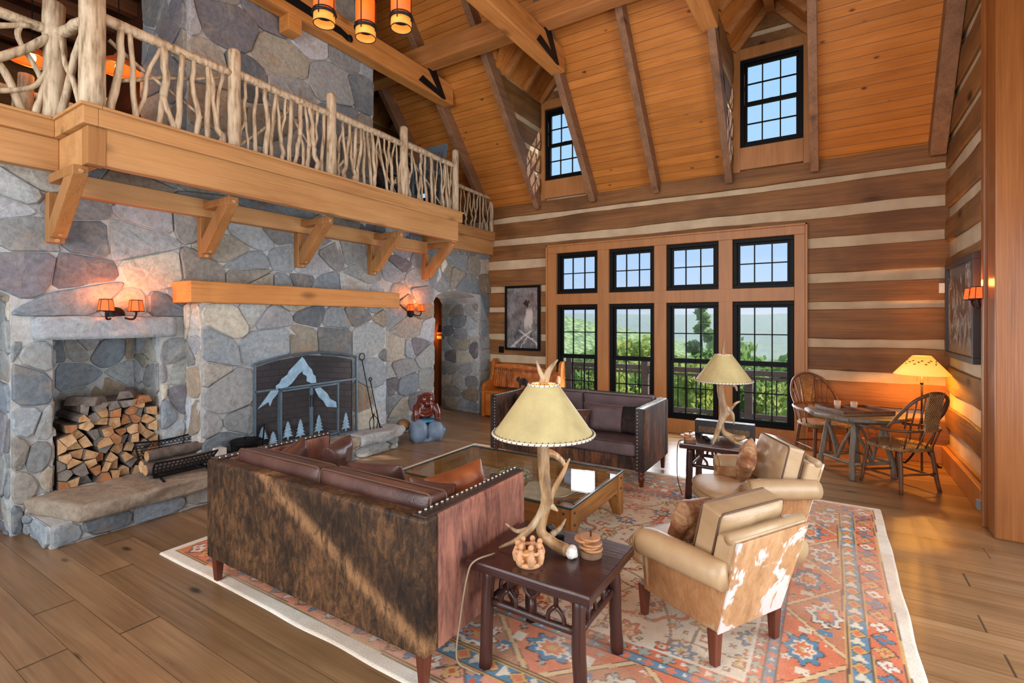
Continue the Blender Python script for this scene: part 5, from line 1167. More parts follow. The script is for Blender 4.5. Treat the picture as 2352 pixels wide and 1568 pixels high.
m = MB(); m.bx(-.06, .06, -.035, .035, 0, .03); o = m.build('wooden_block', M['oldpine'], bev=.003); o.location = (-1.72, 3.46, .2432); o.rotation_euler = (0, 0, .5); tag(o, 'small wooden block in the near corner of the glass coffee table', 'block')
# ------------------------------------------------------------------ woven rug
def vnoise(x, y, sc, seed):
    q = np.random.RandomState(seed); g = q.rand(257, 257); x = (x*sc) % 256; y = (y*sc) % 256; i = x.astype(int); j = y.astype(int); u = x-i; v = y-j; u = u*u*(3-2*u); v = v*v*(3-2*v)
    return g[i, j]*(1-u)*(1-v)+g[i+1, j]*u*(1-v)+g[i, j+1]*(1-u)*v+g[i+1, j+1]*u*v
def rug():
    x0, x1, y0, y1 = -4.24, .4, 1.77, 5.72; st = .009; nx, ny = int((x1-x0)/st), int((y1-y0)/st)
    gx, gy = np.meshgrid(np.linspace(0, 1, nx), np.linspace(0, 1, ny), indexing='ij'); X = gx*(x1-x0); Y = gy*(y1-y0); LX, LY = x1-x0, y1-y0
    wob = (vnoise(X, Y, 1.3, 1)-.5)*.03; Xd, Yd = X+wob, Y+(vnoise(X, Y, 1.1, 2)-.5)*.03
    dl, dr, dn, df = Xd/.76, (LX-Xd)/.76, Yd/.86, (LY-Yd)/.80
    t = np.minimum(np.minimum(dl, dr), np.minimum(dn, df)); alongx = np.minimum(dn, df) <= np.minimum(dl, dr); s = np.where(alongx, Xd, Yd); w = t*.8
    C = lambda *c: np.array(S(*c)[:3]); col = np.zeros((nx, ny, 3)); mot = vnoise(X, Y, 5, 3)*.6+vnoise(X, Y, 21, 4)*.4; fade = vnoise(X, Y, 1.2, 5)
    coral, coral2, blue, teal, ivory, gold, dark, red, wht = C(214, 120, 86), C(216, 158, 130), C(84, 134, 162), C(150, 172, 166), C(222, 212, 190), C(206, 166, 104), C(96, 78, 72), C(194, 90, 60), C(226, 220, 204)
    def put(m, c): col[m] = c
    def star(a, b, r, k, ph=0, amp=.3): th = np.arctan2(b, a); return np.hypot(a, b) < r*(1+amp*np.cos(k*th+ph))
    def cell(v, p): return (v/p-np.floor(v/p)-.5)*p
    mixc = lambda a, b, f: a*(1-f[..., None])+b*f[..., None]
    base = mixc(coral, coral2, np.clip((fade-.3)*1.6, 0, 1)); col[:] = base
    put(t < .085, wht); m = (t >= .085) & (t < .11); put(m, gold); put((t >= .085) & (t < .092), dark); put((t > .106) & (t < .112), dark)
    # outer guard: florets on coral
    m = (t >= .112) & (t < .29); a, b = cell(s, .13), w-.161; k = np.floor(s/.13).astype(int)
    put(m & star(a, b, .05, 4, .6), dark); put(m & star(a, b, .043, 4, .6) & (k % 3 == 0), blue); put(m & star(a, b, .043, 4, .6) & (k % 3 == 1), wht); put(m & star(a, b, .043, 4, .6) & (k % 3 == 2), gold); put(m & star(a, b, .016, 4), red); put(m & (np.abs(b-.05*np.sin(s*24)) < .006), dark)
    # blue guard with diamonds
    m = (t >= .29) & (t < .42); sh = np.clip((vnoise(X, Y, .8, 8)-.35)*3, 0, 1); bb_ = mixc(blue, teal, sh); col[m] = bb_[m]; a, b = cell(s, .17), w-.284
    dm = np.abs(a)*.8+np.abs(b); put(m & (dm < .05), dark); put(m & (dm < .042), gold); put(m & (dm < .026), coral); a2 = cell(s+.085, .17); put(m & star(a2, b, .03, 3), ivory)
    for e in (.29, .42, .44): put(np.abs(t-e) < .005, dark); put((t > e-.016) & (t < e-.006), gold)
    # main band: coral with zigzag lines, medallions, small flowers
    m = (t >= .44) & (t < .83); P = .86; a = cell(s, P); tri = np.abs(a)/P*2; tz = (t-.44)/.39; z1 = np.abs(tri-(.1+.85*tz))
    k = np.floor(s/P).astype(int); inner = tri > .1+.85*tz
    col[m & inner] = mixc(C(196, 128, 96), C(184, 150, 122), np.clip(fade*1.2-.2, 0, 1))[m & inner]
    put(m & (z1 < .06), dark); put(m & (z1 < .045), C(214, 186, 140))
    for (off, c1, c2) in ((0., blue, ivory), (P/2, ivory, blue)):
        a = cell(s+off+P*.0, P); b = w-.8*(.44+.39*(.3 if off else .64)); r = np.hypot(a/1.5, b); th = np.arctan2(b, a/1.5); rr_ = .085*(1+.16*np.cos(8*th)); put(m & (r < rr_*1.1), dark); put(m & (r < rr_), c1); put(m & (r < rr_*.68), c2); put(m & (r < rr_*.52), coral); put(m & (r < rr_*.25), gold)
        put(m & (np.abs(np.abs(a)-.2) < .03) & (np.abs(b) < .035), c2)
    a, b = cell(s+.03, .115), cell(w+.02, .1); k2 = (np.floor((s+.03)/.115)*7+np.floor((w+.02)/.1)*3).astype(int); far = (z1 > .1)
    put(m & far & star(a, b, .024, 5) & (k2 % 4 == 0), wht); put(m & far & star(a, b, .009, 5) & (k2 % 4 == 0), red); put(m & far & star(a, b, .022, 4) & (k2 % 4 == 2) & (mot > .4), dark); put(m & far & star(a, b, .014, 4) & (k2 % 4 == 2), teal)
    vine = np.abs(np.sin(s*9+3*np.sin(w*16))) < .05; put(m & far & vine & (mot > .4), C(196, 164, 118))
    # inner guards
    m = (t >= .83) & (t < .9); col[m] = mixc(teal, blue, np.clip(1-sh*1.2, 0, 1))[m]; a, b = cell(s, .11), w-.692; put(m & star(a, b, .022, 4), coral); put(m & star(a+.05, b, .012, 3), ivory)
    m = (t >= .9) & (t < 1); a, b = cell(s, .12), w-.76; col[m] = (base*.97)[m]; put(m & star(a, b, .034, 4, .8), dark); put(m & star(a, b, .028, 4, .8), teal); put(m & star(a+.06, b, .02, 3), wht); put(m & star(a, b, .01, 4), gold)
    for e in (.83, .9, .995): put(np.abs(t-e) < .006, dark)
    put((t >= .985) & (t < 1.005), wht)
    # ivory field: curling vines and florets
    f = t >= 1.005; put(f, ivory); col[f] = mixc(ivory, C(196, 178, 146), np.clip(fade*1.3-.35, 0, 1))[f]
    U, V_ = X-LX/2, Y-LY/2; wx_, wy_ = U+.06*np.sin(V_*7), V_+.06*np.sin(U*6)
    for (fx, fy, ph) in ((5.2, 2.1, 0), (-3.6, 5.4, 1.2), (2.0, -5.6, 2.4)):
        q = np.abs(np.sin(wx_*fx+wy_*fy+1.4*np.sin(wx_*fy*.9-wy_*fx*.7+ph)+ph)); put(f & (q < .045), C(120, 100, 92))
    for (cx, cy) in ((0, 0), (.95, .55), (-.95, .55), (.95, -.55), (-.95, -.55)):
        r = np.hypot(U-cx, V_-cy); put(f & (np.abs(r-.30-.02*np.cos(10*np.arctan2(V_-cy, U-cx))) < .016), C(200, 108, 76))
    rng = np.random.RandomState(5)
    for (p, r0, set_) in ((.30, .062, ((red, gold, 6), (coral, dark, 8), (gold, red, 5), (blue, gold, 8))), (.19, .034, ((coral, gold, 5), (gold, dark, 4), (teal, coral, 5), (red, ivory, 4))), (.105, .015, ((dark, gold, 4), (coral, gold, 3), (blue, red, 4), (gold, red, 4)))):
        ox, oy = rng.rand(2); ci, cj = np.floor(U/p+ox).astype(int), np.floor(V_/p+oy).astype(int); h = (ci*73856093 ^ cj*19349663) & 1023; jx, jy = ((h % 17)/17-.5)*p*.34, ((h % 23)/23-.5)*p*.34
        a, b = cell(U+ox*p, p)-jx, cell(V_+oy*p, p)-jy
        for k, (c1, c2, n) in enumerate(set_):
            mm = f & (h % 4 == k); put(mm & star(a, b, r0*1.13, n, h*.1, .22), dark); put(mm & star(a, b, r0, n, h*.1, .22), c1); put(mm & star(a, b, r0*.62, n, h*.1+.8, .2), ivory); put(mm & star(a, b, r0*.42, n, h*.1, .2), c2)
    # worn wool
    wear = .1+np.clip((vnoise(X, Y, 2.6, 9)-.4)*1.5, 0, .4); col = mixc(col, C(216, 184, 156), wear*.8); col *= (.86+.28*mot)[..., None]
    ex = (gx-.5)*2; eyy = (gy-.5)*2; PX = x0+X+.012*np.sign(ex)*(np.abs(ex) > .985)*(vnoise(Y, X, 3, 11)-.5); PY = y0+Y+.012*(np.abs(eyy) > .985)*(vnoise(X, Y, 3, 12)-.5)
    PZ = .012+.003*vnoise(X, Y, 2, 13); edge = (gx == 0) | (gx == 1) | (gy == 0) | (gy == 1); PZ[edge] = .0015
    vs = np.stack([PX, PY, PZ], -1).reshape(-1, 3); idx = np.arange(nx*ny).reshape(nx, ny); F = np.stack([idx[:-1, :-1], idx[1:, :-1], idx[1:, 1:], idx[:-1, 1:]], -1).reshape(-1, 4)
    me = bpy.data.meshes.new('area_rug'); me.vertices.add(len(vs)); me.vertices.foreach_set('co', vs.astype(np.float32).ravel()); me.loops.add(F.size); me.loops.foreach_set('vertex_index', F.astype(np.int32).ravel()); me.polygons.add(len(F)); me.polygons.foreach_set('loop_start', np.arange(0, F.size, 4, dtype=np.int32)); me.polygons.foreach_set('loop_total', np.full(len(F), 4, np.int32)); me.update(calc_edges=True)
    ca = me.color_attributes.new('Col', 'FLOAT_COLOR', 'POINT'); ca.data.foreach_set('color', np.concatenate([col.reshape(-1, 3), np.ones((nx*ny, 1))], 1).astype(np.float32).ravel())
    g = G('rug_wool'); c = g.co(); n = g.noise(c, 160, 3, .7); me.materials.append(g.out(g.mix(1, g.attr(), g.ramp(n, [(.3, .82), (.7, 1.14)]), 'MULTIPLY'), .95, g.bump(n, .6, .006), Specular_IOR_Level=.1))
    o = bpy.data.objects.new('area_rug', me); COL.objects.link(o); return tag(o, 'large coral and ivory floral wool rug on the plank floor under the seating', 'rug')
rug()
# ------------------------------------------------------------------ fireplace screen and tools
M['patina'] = plain('blue_patina', S(136, 170, 192), .5, .2, var=.3, sc=14); M['frameiron'] = plain('screen_iron', S(88, 108, 122), .45, .4, var=.2)
def m_mesh():
    g = G('wire_mesh'); t_ = g.n('BsdfTransparent'); d = g.n('BsdfDiffuse'); g.put(d.inputs[0], S(72, 78, 84)); mx = g.n('MixShader'); g.put(mx.inputs[0], .34); g.L(t_.outputs[0], mx.inputs[1]); g.L(d.outputs[0], mx.inputs[2]); g.L(mx.outputs[0], g.t.nodes['Material Output'].inputs[0]); return g.m
fs_ = thing('fireplace_screen', 'blue iron arched fireplace screen with mountain and pine tree cutouts', 'fireplace screen', (-5.24, 3.79, .288)); L3 = lambda y, z, d=0: (d, y-3.79, z-.288)
A3 = [(3.10+1.38*i/16, 1.27+.09*(1-((i-8)/8)**2)) for i in range(17)]
mb = MB(); mb.tube([L3(*p) for p in A3], .014, 8)
for a, b in (((3.10, .29), (3.10, 1.27)), ((4.48, .29), (4.48, 1.27)), ((3.10, .305), (4.48, .305)), ((3.10, .975), (4.48, .985)), ((3.375, .3), (3.375, .98)), ((4.185, .3), (4.185, .98))): mb.beam(L3(*a), L3(*b), .02, .024, up=(1, 0, 0))
mb.build('screen_frame', M['frameiron'], fs_)
mb = MB(); P = [L3(*p) for p in A3]+[L3(4.48, .30), L3(3.10, .30)]; mb.add(P, [tuple(range(len(P)))]); mb.build('wire_mesh', m_mesh(), fs_)
for s, (a, b) in enumerate(((3.395, 3.775), (3.795, 4.17))):
    mb = MB()
    for p, q in (((a, .33), (a, .955)), ((b, .33), (b, .96)), ((a, .34), (b, .34)), ((a, .95), (b, .955))): mb.beam(L3(*p, .016), L3(*q, .016), .02, .02, up=(1, 0, 0))
    d = mb.build('screen_door', M['frameiron'], fs_); m = MB(); y = b-.01 if s == 0 else a+.01; m.tube([L3(y, .72, .03), L3(y, .86, .035)], .008, 6); m.build('handle', M['iron'], d)
def cut(name, pts, d=.02):
    m = MB(); m.prism([L3(y, z, d) for (y, z) in pts], (.006, 0, 0)); m.build(name, M['patina'], fs_)
cut('mountain_cutout', [(3.66, 1.32), (3.56, 1.23), (3.49, 1.17), (3.47, 1.13), (3.4, 1.09), (3.37, 1.04), (3.33, 1.02), (3.33, .98), (3.47, .99), (3.53, 1.03), (3.56, 1.06), (3.61, 1.12), (3.66, 1.15), (3.67, 1.12), (3.72, 1.09), (3.72, 1.03), (3.78, 1.0), (3.85, 1.0), (3.84, 1.08), (3.81, 1.10), (3.79, 1.16), (3.74, 1.21), (3.69, 1.29)])
cut('mountain_cutout', [(3.12, .79), (3.27, .97), (3.36, .97), (3.35, .93), (3.29, .87), (3.26, .8), (3.24, .85)]); cut('mountain_cutout', [(3.82, .93), (3.9, .94), (4.0, .85), (4.04, .78), (4.13, .73), (4.14, .66), (3.99, .69), (3.94, .77), (3.88, .82)], .03)
for (y, zt, zb) in ((3.47, .6, .39), (3.63, .6, .37), (3.88, .61, .38), (4.28, .58, .34), (3.29, .52, .34), (3.17, .59, .42)):
    pts = []; n = 5; hh = zt-zb-.03
    for k in range(n): pts += [(.012+.055*(k+1)/n, zt-hh*(k+1)/n), (.008+.025*(k+1)/n, zt-hh*(k+1)/n+.006)]
    R_ = [(y+a, z) for (a, z) in pts]; L_ = [(y-a, z) for (a, z) in pts[::-1]]; cut('tree_cutout', [(y, zt)]+R_+[(y+.008, zb+.03), (y+.008, zb), (y-.008, zb), (y-.008, zb+.03)]+L_, .03)
def tool(a, b, ring, lab, fork, name):
    t = thing(name, lab, 'fire tool', a); d = V(*b)-V(*a); m = MB(); m.tube([(0, 0, .12 if fork else .0), tuple(d)], .0065, 8); r = ring
    m.tube([tuple(d+V(0, r*math.sin(k*PI/9), r-r*math.cos(k*PI/9))) for k in range(18)], .006, 6, closed=True); m.build('shaft', M['iron'], t, smooth=True)
    m = MB()
    if fork:
        m.tube([(0, -.02, .2), (0, .02, .2)], .006, 6)
        for y in (-.07, 0, .07): m.tube(curve([(0, 0, .19), (.0, y*.9, .13), (.0, y, .08), (.0, y*.8, .0)], 8), .006, 6)
    else: m.tube(curve([(0, 0, .06), (0, .0, .02), (.02, .03, .0)], 6), .008, 6)
    m.build('tines' if fork else 'hook', M['iron'], t, smooth=True)
tool((-5.16, 4.70, .292), (-5.245, 4.575, 1.22), .045, 'long black iron fire fork with ring handle leaning by the screen', True, 'fire_fork'); tool((-5.15, 4.80, .292), (-5.24, 4.715, .93), .022, 'short black iron poker leaning by the fire fork', False, 'fire_poker')
t = thing('ash_bucket', 'black lidded ash bucket on the hearth by the screen', 'bucket', (-5.11, 2.93, .288)); m = MB(); m.lathe([(.12, 0), (.125, .01), (.145, .2), (.15, .205)], (0, 0, 0), 28); m.build('body', M['black'], t, smooth=True); m = MB(); m.lathe([(.153, .203), (.153, .218), (.14, .226), (.03, .232), (.0, .232)], (0, 0, 0), 28); m.tube(curve([(-.03, 0, .23), (-.02, 0, .25), (.02, 0, .25), (.03, 0, .23)], 8), .006, 6); m.build('lid', M['black'], t)
t = thing('hearth_brush', 'black hearth brush leaning beside the ash bucket', 'brush', (-5.16, 3.14, .29)); m = MB(); m.tube([(0, 0, .1), (.0, .02, .34)], .009, 8); m.build('handle', M['black'], t); m = MB(); m.box((0, 0, .06), (.03, .08, .1)); m.build('bristles', plain('bristle', S(150, 152, 156), .9), t)
m = MB(); m.bx(-.05, .05, -.045, .045, 0, .17); o = m.build('match_box', plain('pale_box', S(206, 200, 194), .6), bev=.004); o.location = (-5.22, 2.72, .288); tag(o, 'small pale box on the hearth behind the ash bucket', 'box')
# logs in the fireplace
M['end'] = [None]*3
def m_end(n, a, b):
    g = G(n); c = g.co(); f = g.noise(g.sc(c, (1, 8, 8)), 2, 5, .65, .6); return g.out(g.ramp(f, [(.3, a), (.7, b)]), .8, g.bump(f, .5, .01))
M['end'] = [m_end('split_end_a', S(150, 106, 66), S(206, 166, 118)), m_end('split_end_b', S(170, 126, 84), S(220, 184, 138)), m_end('split_end_c', S(98, 92, 86), S(150, 140, 128)), m_end('split_end_d', S(130, 84, 52), S(186, 128, 80))]
M['bark'] = plain('log_bark', S(96, 86, 78), .9, var=.45, sc=14, bump=.9)
def roundlog(name, a, b, r, lab, group, sd, ax=None, seg=None):
    q = random.Random(sd); a, b = V(*a), V(*b); t = thing(name, lab, 'firewood', a, 0, group); d = b-a; m = MB(); n = 12; vs = []
    m.tube([tuple(d*(i/6)) for i in range(7)], [r*(1+.07*nz(i, sd, 2)) for i in range(7)], n, cap=False); m.build('bark', M['bark'], t, smooth=True)
    m = MB(); u = d.normalized(); m.tube([tuple(-u*.001), tuple(u*.004)], r*.93, n); m.tube([tuple(d-u*.004), tuple(d+u*.001)], r*.93, n); m.build('sawn_end', M['end'][sd % 2], t); return t
for i, (a, b, r) in enumerate((((-5.6, 3.5, .36), (-5.55, 4.1, .36), .06), ((-5.7, 3.55, .365), (-5.68, 4.15, .365), .065), ((-5.62, 3.48, .475), (-5.66, 4.05, .475), .055))): roundlog('fireplace_log', a, b, r, ('front log laid in the fireplace behind the screen', 'rear log laid in the fireplace behind the screen', 'top log laid in the fireplace behind the screen')[i], 'logs in the fireplace', 40+i)
# ---- log cradle on the hearth
t = thing('log_cradle', 'black iron lattice log cradle on the hearth by the niche', 'log holder', (-5.3, 2.36, .288))
def panel(x0, x1, z0, z1, nm):
    m = MB(); q = random.Random(5)
    F = lambda u, v: (x0+(x1-x0)*v*v, -.24+.48*u+(u-.5)*.06*v, z0+(z1-z0)*v)
    for v in (0, 1): m.tube([F(i/8, v+(.0 if v == 0 else .12*abs(i/4-1)**2)) for i in range(9)], .009, 6)
    for u in (0, 1): m.tube([F(u, i/4) for i in range(5)], .009, 6)
    for i in range(15):
        for j in range(4):
            u, v = (i+.5)/15, (j+.5)/4; c = V(*F(u, v)); s = .02
            m.tube([c+V(.0, s*math.cos(k*PI/3), s*.8*math.sin(k*PI/3)) for k in range(6)], .004, 5, closed=True)
    m.build(nm, M['iron'], t)
panel(.12, .2, .03, .17, 'lattice_panel'); panel(-.16, -.2, .1, .29, 'lattice_panel')
m = MB()
for y in (-.2, .2): m.tube(curve([(.22, y, .0), (.12, y, .03), (0, y, .03), (-.16, y, .04), (-.16, y, .12)], 12), .01, 6); m.tube([(-.18, y, 0), (-.16, y, .06)], .01, 6)
m.build('legs_frame', M['iron'], t)
for i, (a, b, r) in enumerate((((-5.26, 2.08, .385), (-5.27, 2.66, .385), .055), ((-5.385, 2.10, .392), (-5.385, 2.64, .392), .06), ((-5.33, 2.12, .492), (-5.34, 2.68, .492), .052))): roundlog('cradle_log', a, b, r, ('front log resting in the iron log cradle', 'rear log resting in the iron log cradle', 'uppermost log resting in the iron log cradle')[i], 'logs in the iron cradle', 50+i)
# ---- split firewood stack in the niche
def firewood():
    q = random.Random(9); a0, a1, b0, b1 = 1.56, 2.31, .29, 1.0; pts = []
    rows = 9; h = (b1-b0)/rows
    for j in range(rows):
        n = 8; w = (a1-a0)/n
        for i in range(n): pts.append((a0+(i+.5+(j % 2)*.4-.2)*w+q.uniform(-.3, .3)*w, b0+(j+.5)*h+q.uniform(-.3, .3)*h))
    k = 0
    for p in pts:
        top = .98-.20*smoothstep(1.75, 1.55, p[0])-.08*smoothstep(2.1, 2.3, p[0])
        if p[1] > top: continue
        poly = [(a0, b0), (a1, b0), (a1, b1), (a0, b1)]
        for r in pts:
            if r is p: continue
            d = ((r[0]**2-p[0]**2)+(r[1]**2-p[1]**2))/2; poly = clip(poly, (r[0]-p[0], r[1]-p[1]), d)
        if len(poly) < 3: continue
        cx = sum(v[0] for v in poly)/len(poly); cy = sum(v[1] for v in poly)/len(poly); poly = [(cx+(x-cx)*.95, cy+(y-cy)*.95) for (x, y) in poly]
        while len(poly) > 4 and q.random() < .75:      # split faces: drop the shortest corner
            i = min(range(len(poly)), key=lambda i: math.dist(poly[i], poly[i-1])); poly.pop(i)
        xf = -5.60+q.uniform(-.05, .06); xb = -6.1; n = len(poly); m = MB()
        m.cur = 0; m.add([(0, x-cx, y-cy) for (x, y) in poly]+[(xb-xf, x-cx, y-cy) for (x, y) in poly], [(i, (i+1) % n, n+(i+1) % n, n+i)[::-1] for i in range(n)]+[tuple(range(2*n-1, n-1, -1))]); m.cur = 1; m.add([(0, x-cx, y-cy) for (x, y) in poly], [tuple(range(n))])
        o = m.build('firewood_log', [M['bark'], M['end'][q.choice((0, 0, 1, 1, 2, 2, 3))]], bev=.005); o.location = (xf, cx, cy); tag(o, 'split firewood log stacked inside the stone niche', 'firewood', 'split logs stacked in the niche'); k += 1
    for i, (y, z, ln, rx, lab) in enumerate(((1.86, 1.02, .3, .5, 'grey split log lying askew on top left of the niche stack'), (2.04, 1.045, .34, -.5, 'thin split log leaning on top of the middle of the niche stack'), (2.2, .985, .3, .1, 'split log with a hollow on top right of the niche stack'))):
        m = MB(); m.cur = 0; m.prism([(0, -.07, -.03), (0, .07, -.035), (0, .05, .03), (0, -.03, .045)], (-ln, 0, 0)); o = m.build('firewood_log', M['bark'] if i < 2 else M['end'][3], bev=.006); o.location = (-5.58, y, z); o.rotation_euler = (.15, 0, rx); tag(o, lab, 'firewood')
firewood()
# ------------------------------------------------------------------ carved bear on painted rocks
def blob(mb, name, mat, parent, vox=.012, sm=4):
    o = mb.build(name, mat, parent, smooth=True); r = o.modifiers.new('r', 'REMESH'); r.mode = 'VOXEL'; r.voxel_size = vox; r.use_smooth_shade = True; s = o.modifiers.new('s', 'SMOOTH'); s.iterations = sm; s.factor = .6; return o
t = thing('bear_carving', 'glossy red brown carved bear leaning over painted blue rocks on the floor', 'sculpture', (-5.0, 5.55, 0), -.55)
M['bear'] = plain('bear_lacquer', S(92, 36, 24), .22, var=.35, sc=9, Specular_IOR_Level=.6); M['rockp'] = plain('painted_rock', S(112, 132, 152), .5, var=.3, sc=6); M['water'] = plain('painted_water', S(72, 146, 180), .35, var=.3, sc=9)
m = MB(); m.ell((.06, -.13, .15), (.17, .14, .18), rot=(0, .1, 0)); m.ell((.06, .12, .13), (.16, .13, .16)); m.ell((-.1, 0, .12), (.16, .2, .14)); m.bx(-.15, .15, -.2, .2, 0, .04); blob(m, 'rocks', M['rockp'], t)
m = MB(); m.ell((-.02, -.02, .285), (.15, .18, .035)); m.ell((.0, .24, .12), (.08, .06, .07)); blob(m, 'water', M['water'], t)
m = MB(); m.ell((-.12, -.3, .22), (.12, .1, .09)); blob(m, 'driftwood', plain('driftwood', S(140, 104, 62), .5, var=.4, sc=8), t)
m = MB(); m.ell((-.04, .0, .46), (.13, .16, .15)); m.ell((-.08, .0, .42), (.14, .15, .14)); m.ell((.02, 0, .60), (.10, .105, .095))
m.ell((.10, 0, .555), (.07, .062, .055), rot=(0, .7, 0)); m.ell((-.02, 0, .56), (.1, .13, .08))
for s in (-1, 1):
    m.ell((-.01, s*.10, .63), (.022, .028, .03)); m.tube(curve([(.0, s*.12, .5), (.05, s*.155, .4), (.06, s*.16, .3)], 8), lerps([.07, .055, .045], 8), 10); m.ell((.08, s*.165, .29), (.05, .04, .03))
m.tube(curve([(.02, -.12, .4), (.1, -.04, .37), (.1, .08, .40)], 8), lerps([.04, .03, .025], 8), 8)
blob(m, 'bear', M['bear'], t, .01, 3)
m = MB()
for s in (-1, 1): m.ell((.098, s*.05, .625), (.01, .01, .01))
m.ell((.152, 0, .52), (.014, .022, .014)); m.build('eyes_and_nose', M['black'], t, smooth=True)
# ------------------------------------------------------------------ carved bench
M['bench'] = wood('honey_pine', S(140, 72, 22), S(186, 108, 42), S(206, 136, 66), ax=0, rough=.35, knots=.4)
bx0, bx1 = -5.36, -3.90; t = thing('carved_bench', 'honey pine high back bench with carved bear panel by the log wall', 'bench', (-4.63, 7.72, 0)); hw_ = (bx1-bx0)/2
prof = [(-.28, 0), (-.28, .5), (-.24, .60), (-.13, .63), (-.03, .66), (.02, .74), (.03, .86), (.05, .98), (.1, 1.03), (.18, 1.03), (.2, .98), (.2, 0)]
for s in (-1, 1): m = MB(); m.prism([(s*hw_, y, z) for (y, z) in prof], (-s*.06, 0, 0)); m.build('end_panel', M['bench'], t, bev=.008)
m = MB(); m.bx(-hw_+.06, hw_-.06, -.27, .12, .43, .475); m.build('seat', M['bench'], t, bev=.006); m = MB(); m.bx(-hw_+.06, hw_-.06, -.24, -.2, .02, .43); m.build('front_panel', M['bench'], t)
m = MB()
def bcol(u, v):
    x = u*1.34; z = v*.34; n = nz(x*9, z*9, 3)
    mt = .27-.05*math.sin(x*2.4+.4)-.03*nz(x*3, 0, 1); c = S(176, 98, 38); k = 1+.35*n
    if z > mt: k = .55+.2*n if z < mt+.05 else 1.1
    bx_, bz = x-.64, z-.1
    if (bx_/.10)**2+(bz/.05)**2 < 1 or ((bx_+.1)/.045)**2+((bz-.025)/.035)**2 < 1 or (abs(abs(bx_)-.06) < .02 and -.1 < bz < 0): return S(38, 30, 26)
    if x < .42 and z < .28 and abs(nz(x*22, z*4, 9)) < .12: k *= .35
    return (c[0]*k, c[1]*k, c[2]*k, 1)
m.grid(lambda u, v: (-hw_+.06+1.34*u, .03+.04*v-.012*nz(u*16, v*5, 4), .52+(.36+.07*math.sin(PI*(u*.9+.25)))*v), 90, 26, col=bcol)
gg = G('carved_panel_wood'); m.build('carved_back_panel', gg.out(gg.attr(), .4), t, colors=True, solid=.02, smooth=True)
m = MB(); m.lathe([(.0, 0), (.085, .0), (.09, .012), (.08, .03), (.03, .04), (0, .04)], (hw_+.0, -.10, .72), 24, Euler((0, PI/2, 0)).to_matrix()); m.build('round_boss', M['bench'], t, smooth=True)
# ------------------------------------------------------------------ pictures
def m_art(kind):
    g = G('art_'+kind); c = g.co(False); x = g.xyz(c); n = g.noise(g.sc(c, (9, 9, 5)), 1.2, 8, .75, 1.2); f = g.ramp(n, [(.3, S(22, 22, 24)), (.52, S(96, 96, 98)), (.72, S(190, 188, 184))])
    if kind == 'cascade':                        # rough grey canvas: pale upright band, dark blot, path lines at the foot
        n4 = g.noise(g.sc(c, (3.2, 3.2, 2.4), loc=(3, 1, 7)), 2, 6, .7); xx = g.ma('ADD', x[0], g.ma('MULTIPLY', g.ma('SUBTRACT', n4, .5), .22)); zz = g.ma('ADD', x[2], g.ma('MULTIPLY', g.ma('SUBTRACT', n, .5), .2))
        f = g.mix(.45, f, g.ramp(n4, [(.35, S(40, 40, 43)), (.6, S(150, 150, 150))]))
        band = g.ma('MULTIPLY', g.ss(g.ma('ABSOLUTE', g.ma('SUBTRACT', xx, .14)), .09, .05), g.ma('MULTIPLY', g.ss(zz, .2, .12), g.ss(zz, -.3, -.1))); f = g.mix(g.ma('MULTIPLY', band, .75), f, S(206, 202, 194))
        blot = g.ss(g.ma('ADD', g.ma('ABSOLUTE', g.ma('SUBTRACT', xx, .1)), g.ma('ABSOLUTE', g.ma('SUBTRACT', zz, .27))), .1, .06); f = g.mix(blot, f, S(20, 19, 20))
        for (k, o, t_) in ((.75, -.37, .016), (-.6, -.27, .014), (1.3, -.5, .01)):
            ln = g.ma('MULTIPLY', g.ss(g.ma('ABSOLUTE', g.ma('SUBTRACT', zz, g.ma('ADD', g.ma('MULTIPLY', x[0], k), o))), t_*1.6, t_*.5), g.ss(x[2], -.2, -.26)); f = g.mix(ln, f, S(196, 194, 190))
    else:
        n2 = g.noise(g.sc(c, (2, 2, 1.2)), 1.6, 6, .6, 1.5); f = g.ramp(n2, [(.3, S(40, 34, 32)), (.5, S(84, 72, 62)), (.62, S(120, 112, 108)), (.75, S(60, 52, 48))]); f = g.mix(g.ss(x[2], .36, .38), f, S(60, 64, 74)); ln = g.ss(g.ma('ABSOLUTE', g.ma('SUBTRACT', n2, .55)), .02, .0); f = g.mix(ln, f, S(190, 178, 160)); f = g.mix(g.ss(x[2], -.3, -.5), f, S(128, 98, 64))
    return g.out(f, .35)
def picture(loc, rz, w, h, dep, fw, art, frame, lab):
    t = thing('framed_picture', lab, 'picture', loc, rz); m = MB()
    for a in ((-w/2, w/2, -h/2, -h/2+fw), (-w/2, w/2, h/2-fw, h/2), (-w/2, -w/2+fw, -h/2+fw, h/2-fw), (w/2-fw, w/2, -h/2+fw, h/2-fw)): m.bx(a[0], a[1], -dep, 0, a[2], a[3])
    m.build('frame', frame, t, bev=.004); m = MB(); m.bx(-w/2+fw, w/2-fw, -dep*.6, -.005, -h/2+fw, h/2-fw); m.build('canvas', art, t)
picture((-4.805, 7.985, 1.79), 0, .75, 1.2, .045, .045, m_art('cascade'), M['black'], 'black framed grey abstract picture over the carved bench')
picture((1.19, 6.93, 1.86), -PI/2, 1.34, 1.05, .06, .06, m_art('cliff'), plain('dark_frame', S(46, 40, 38), .5), 'dark framed picture of a rock face on the log gable wall')
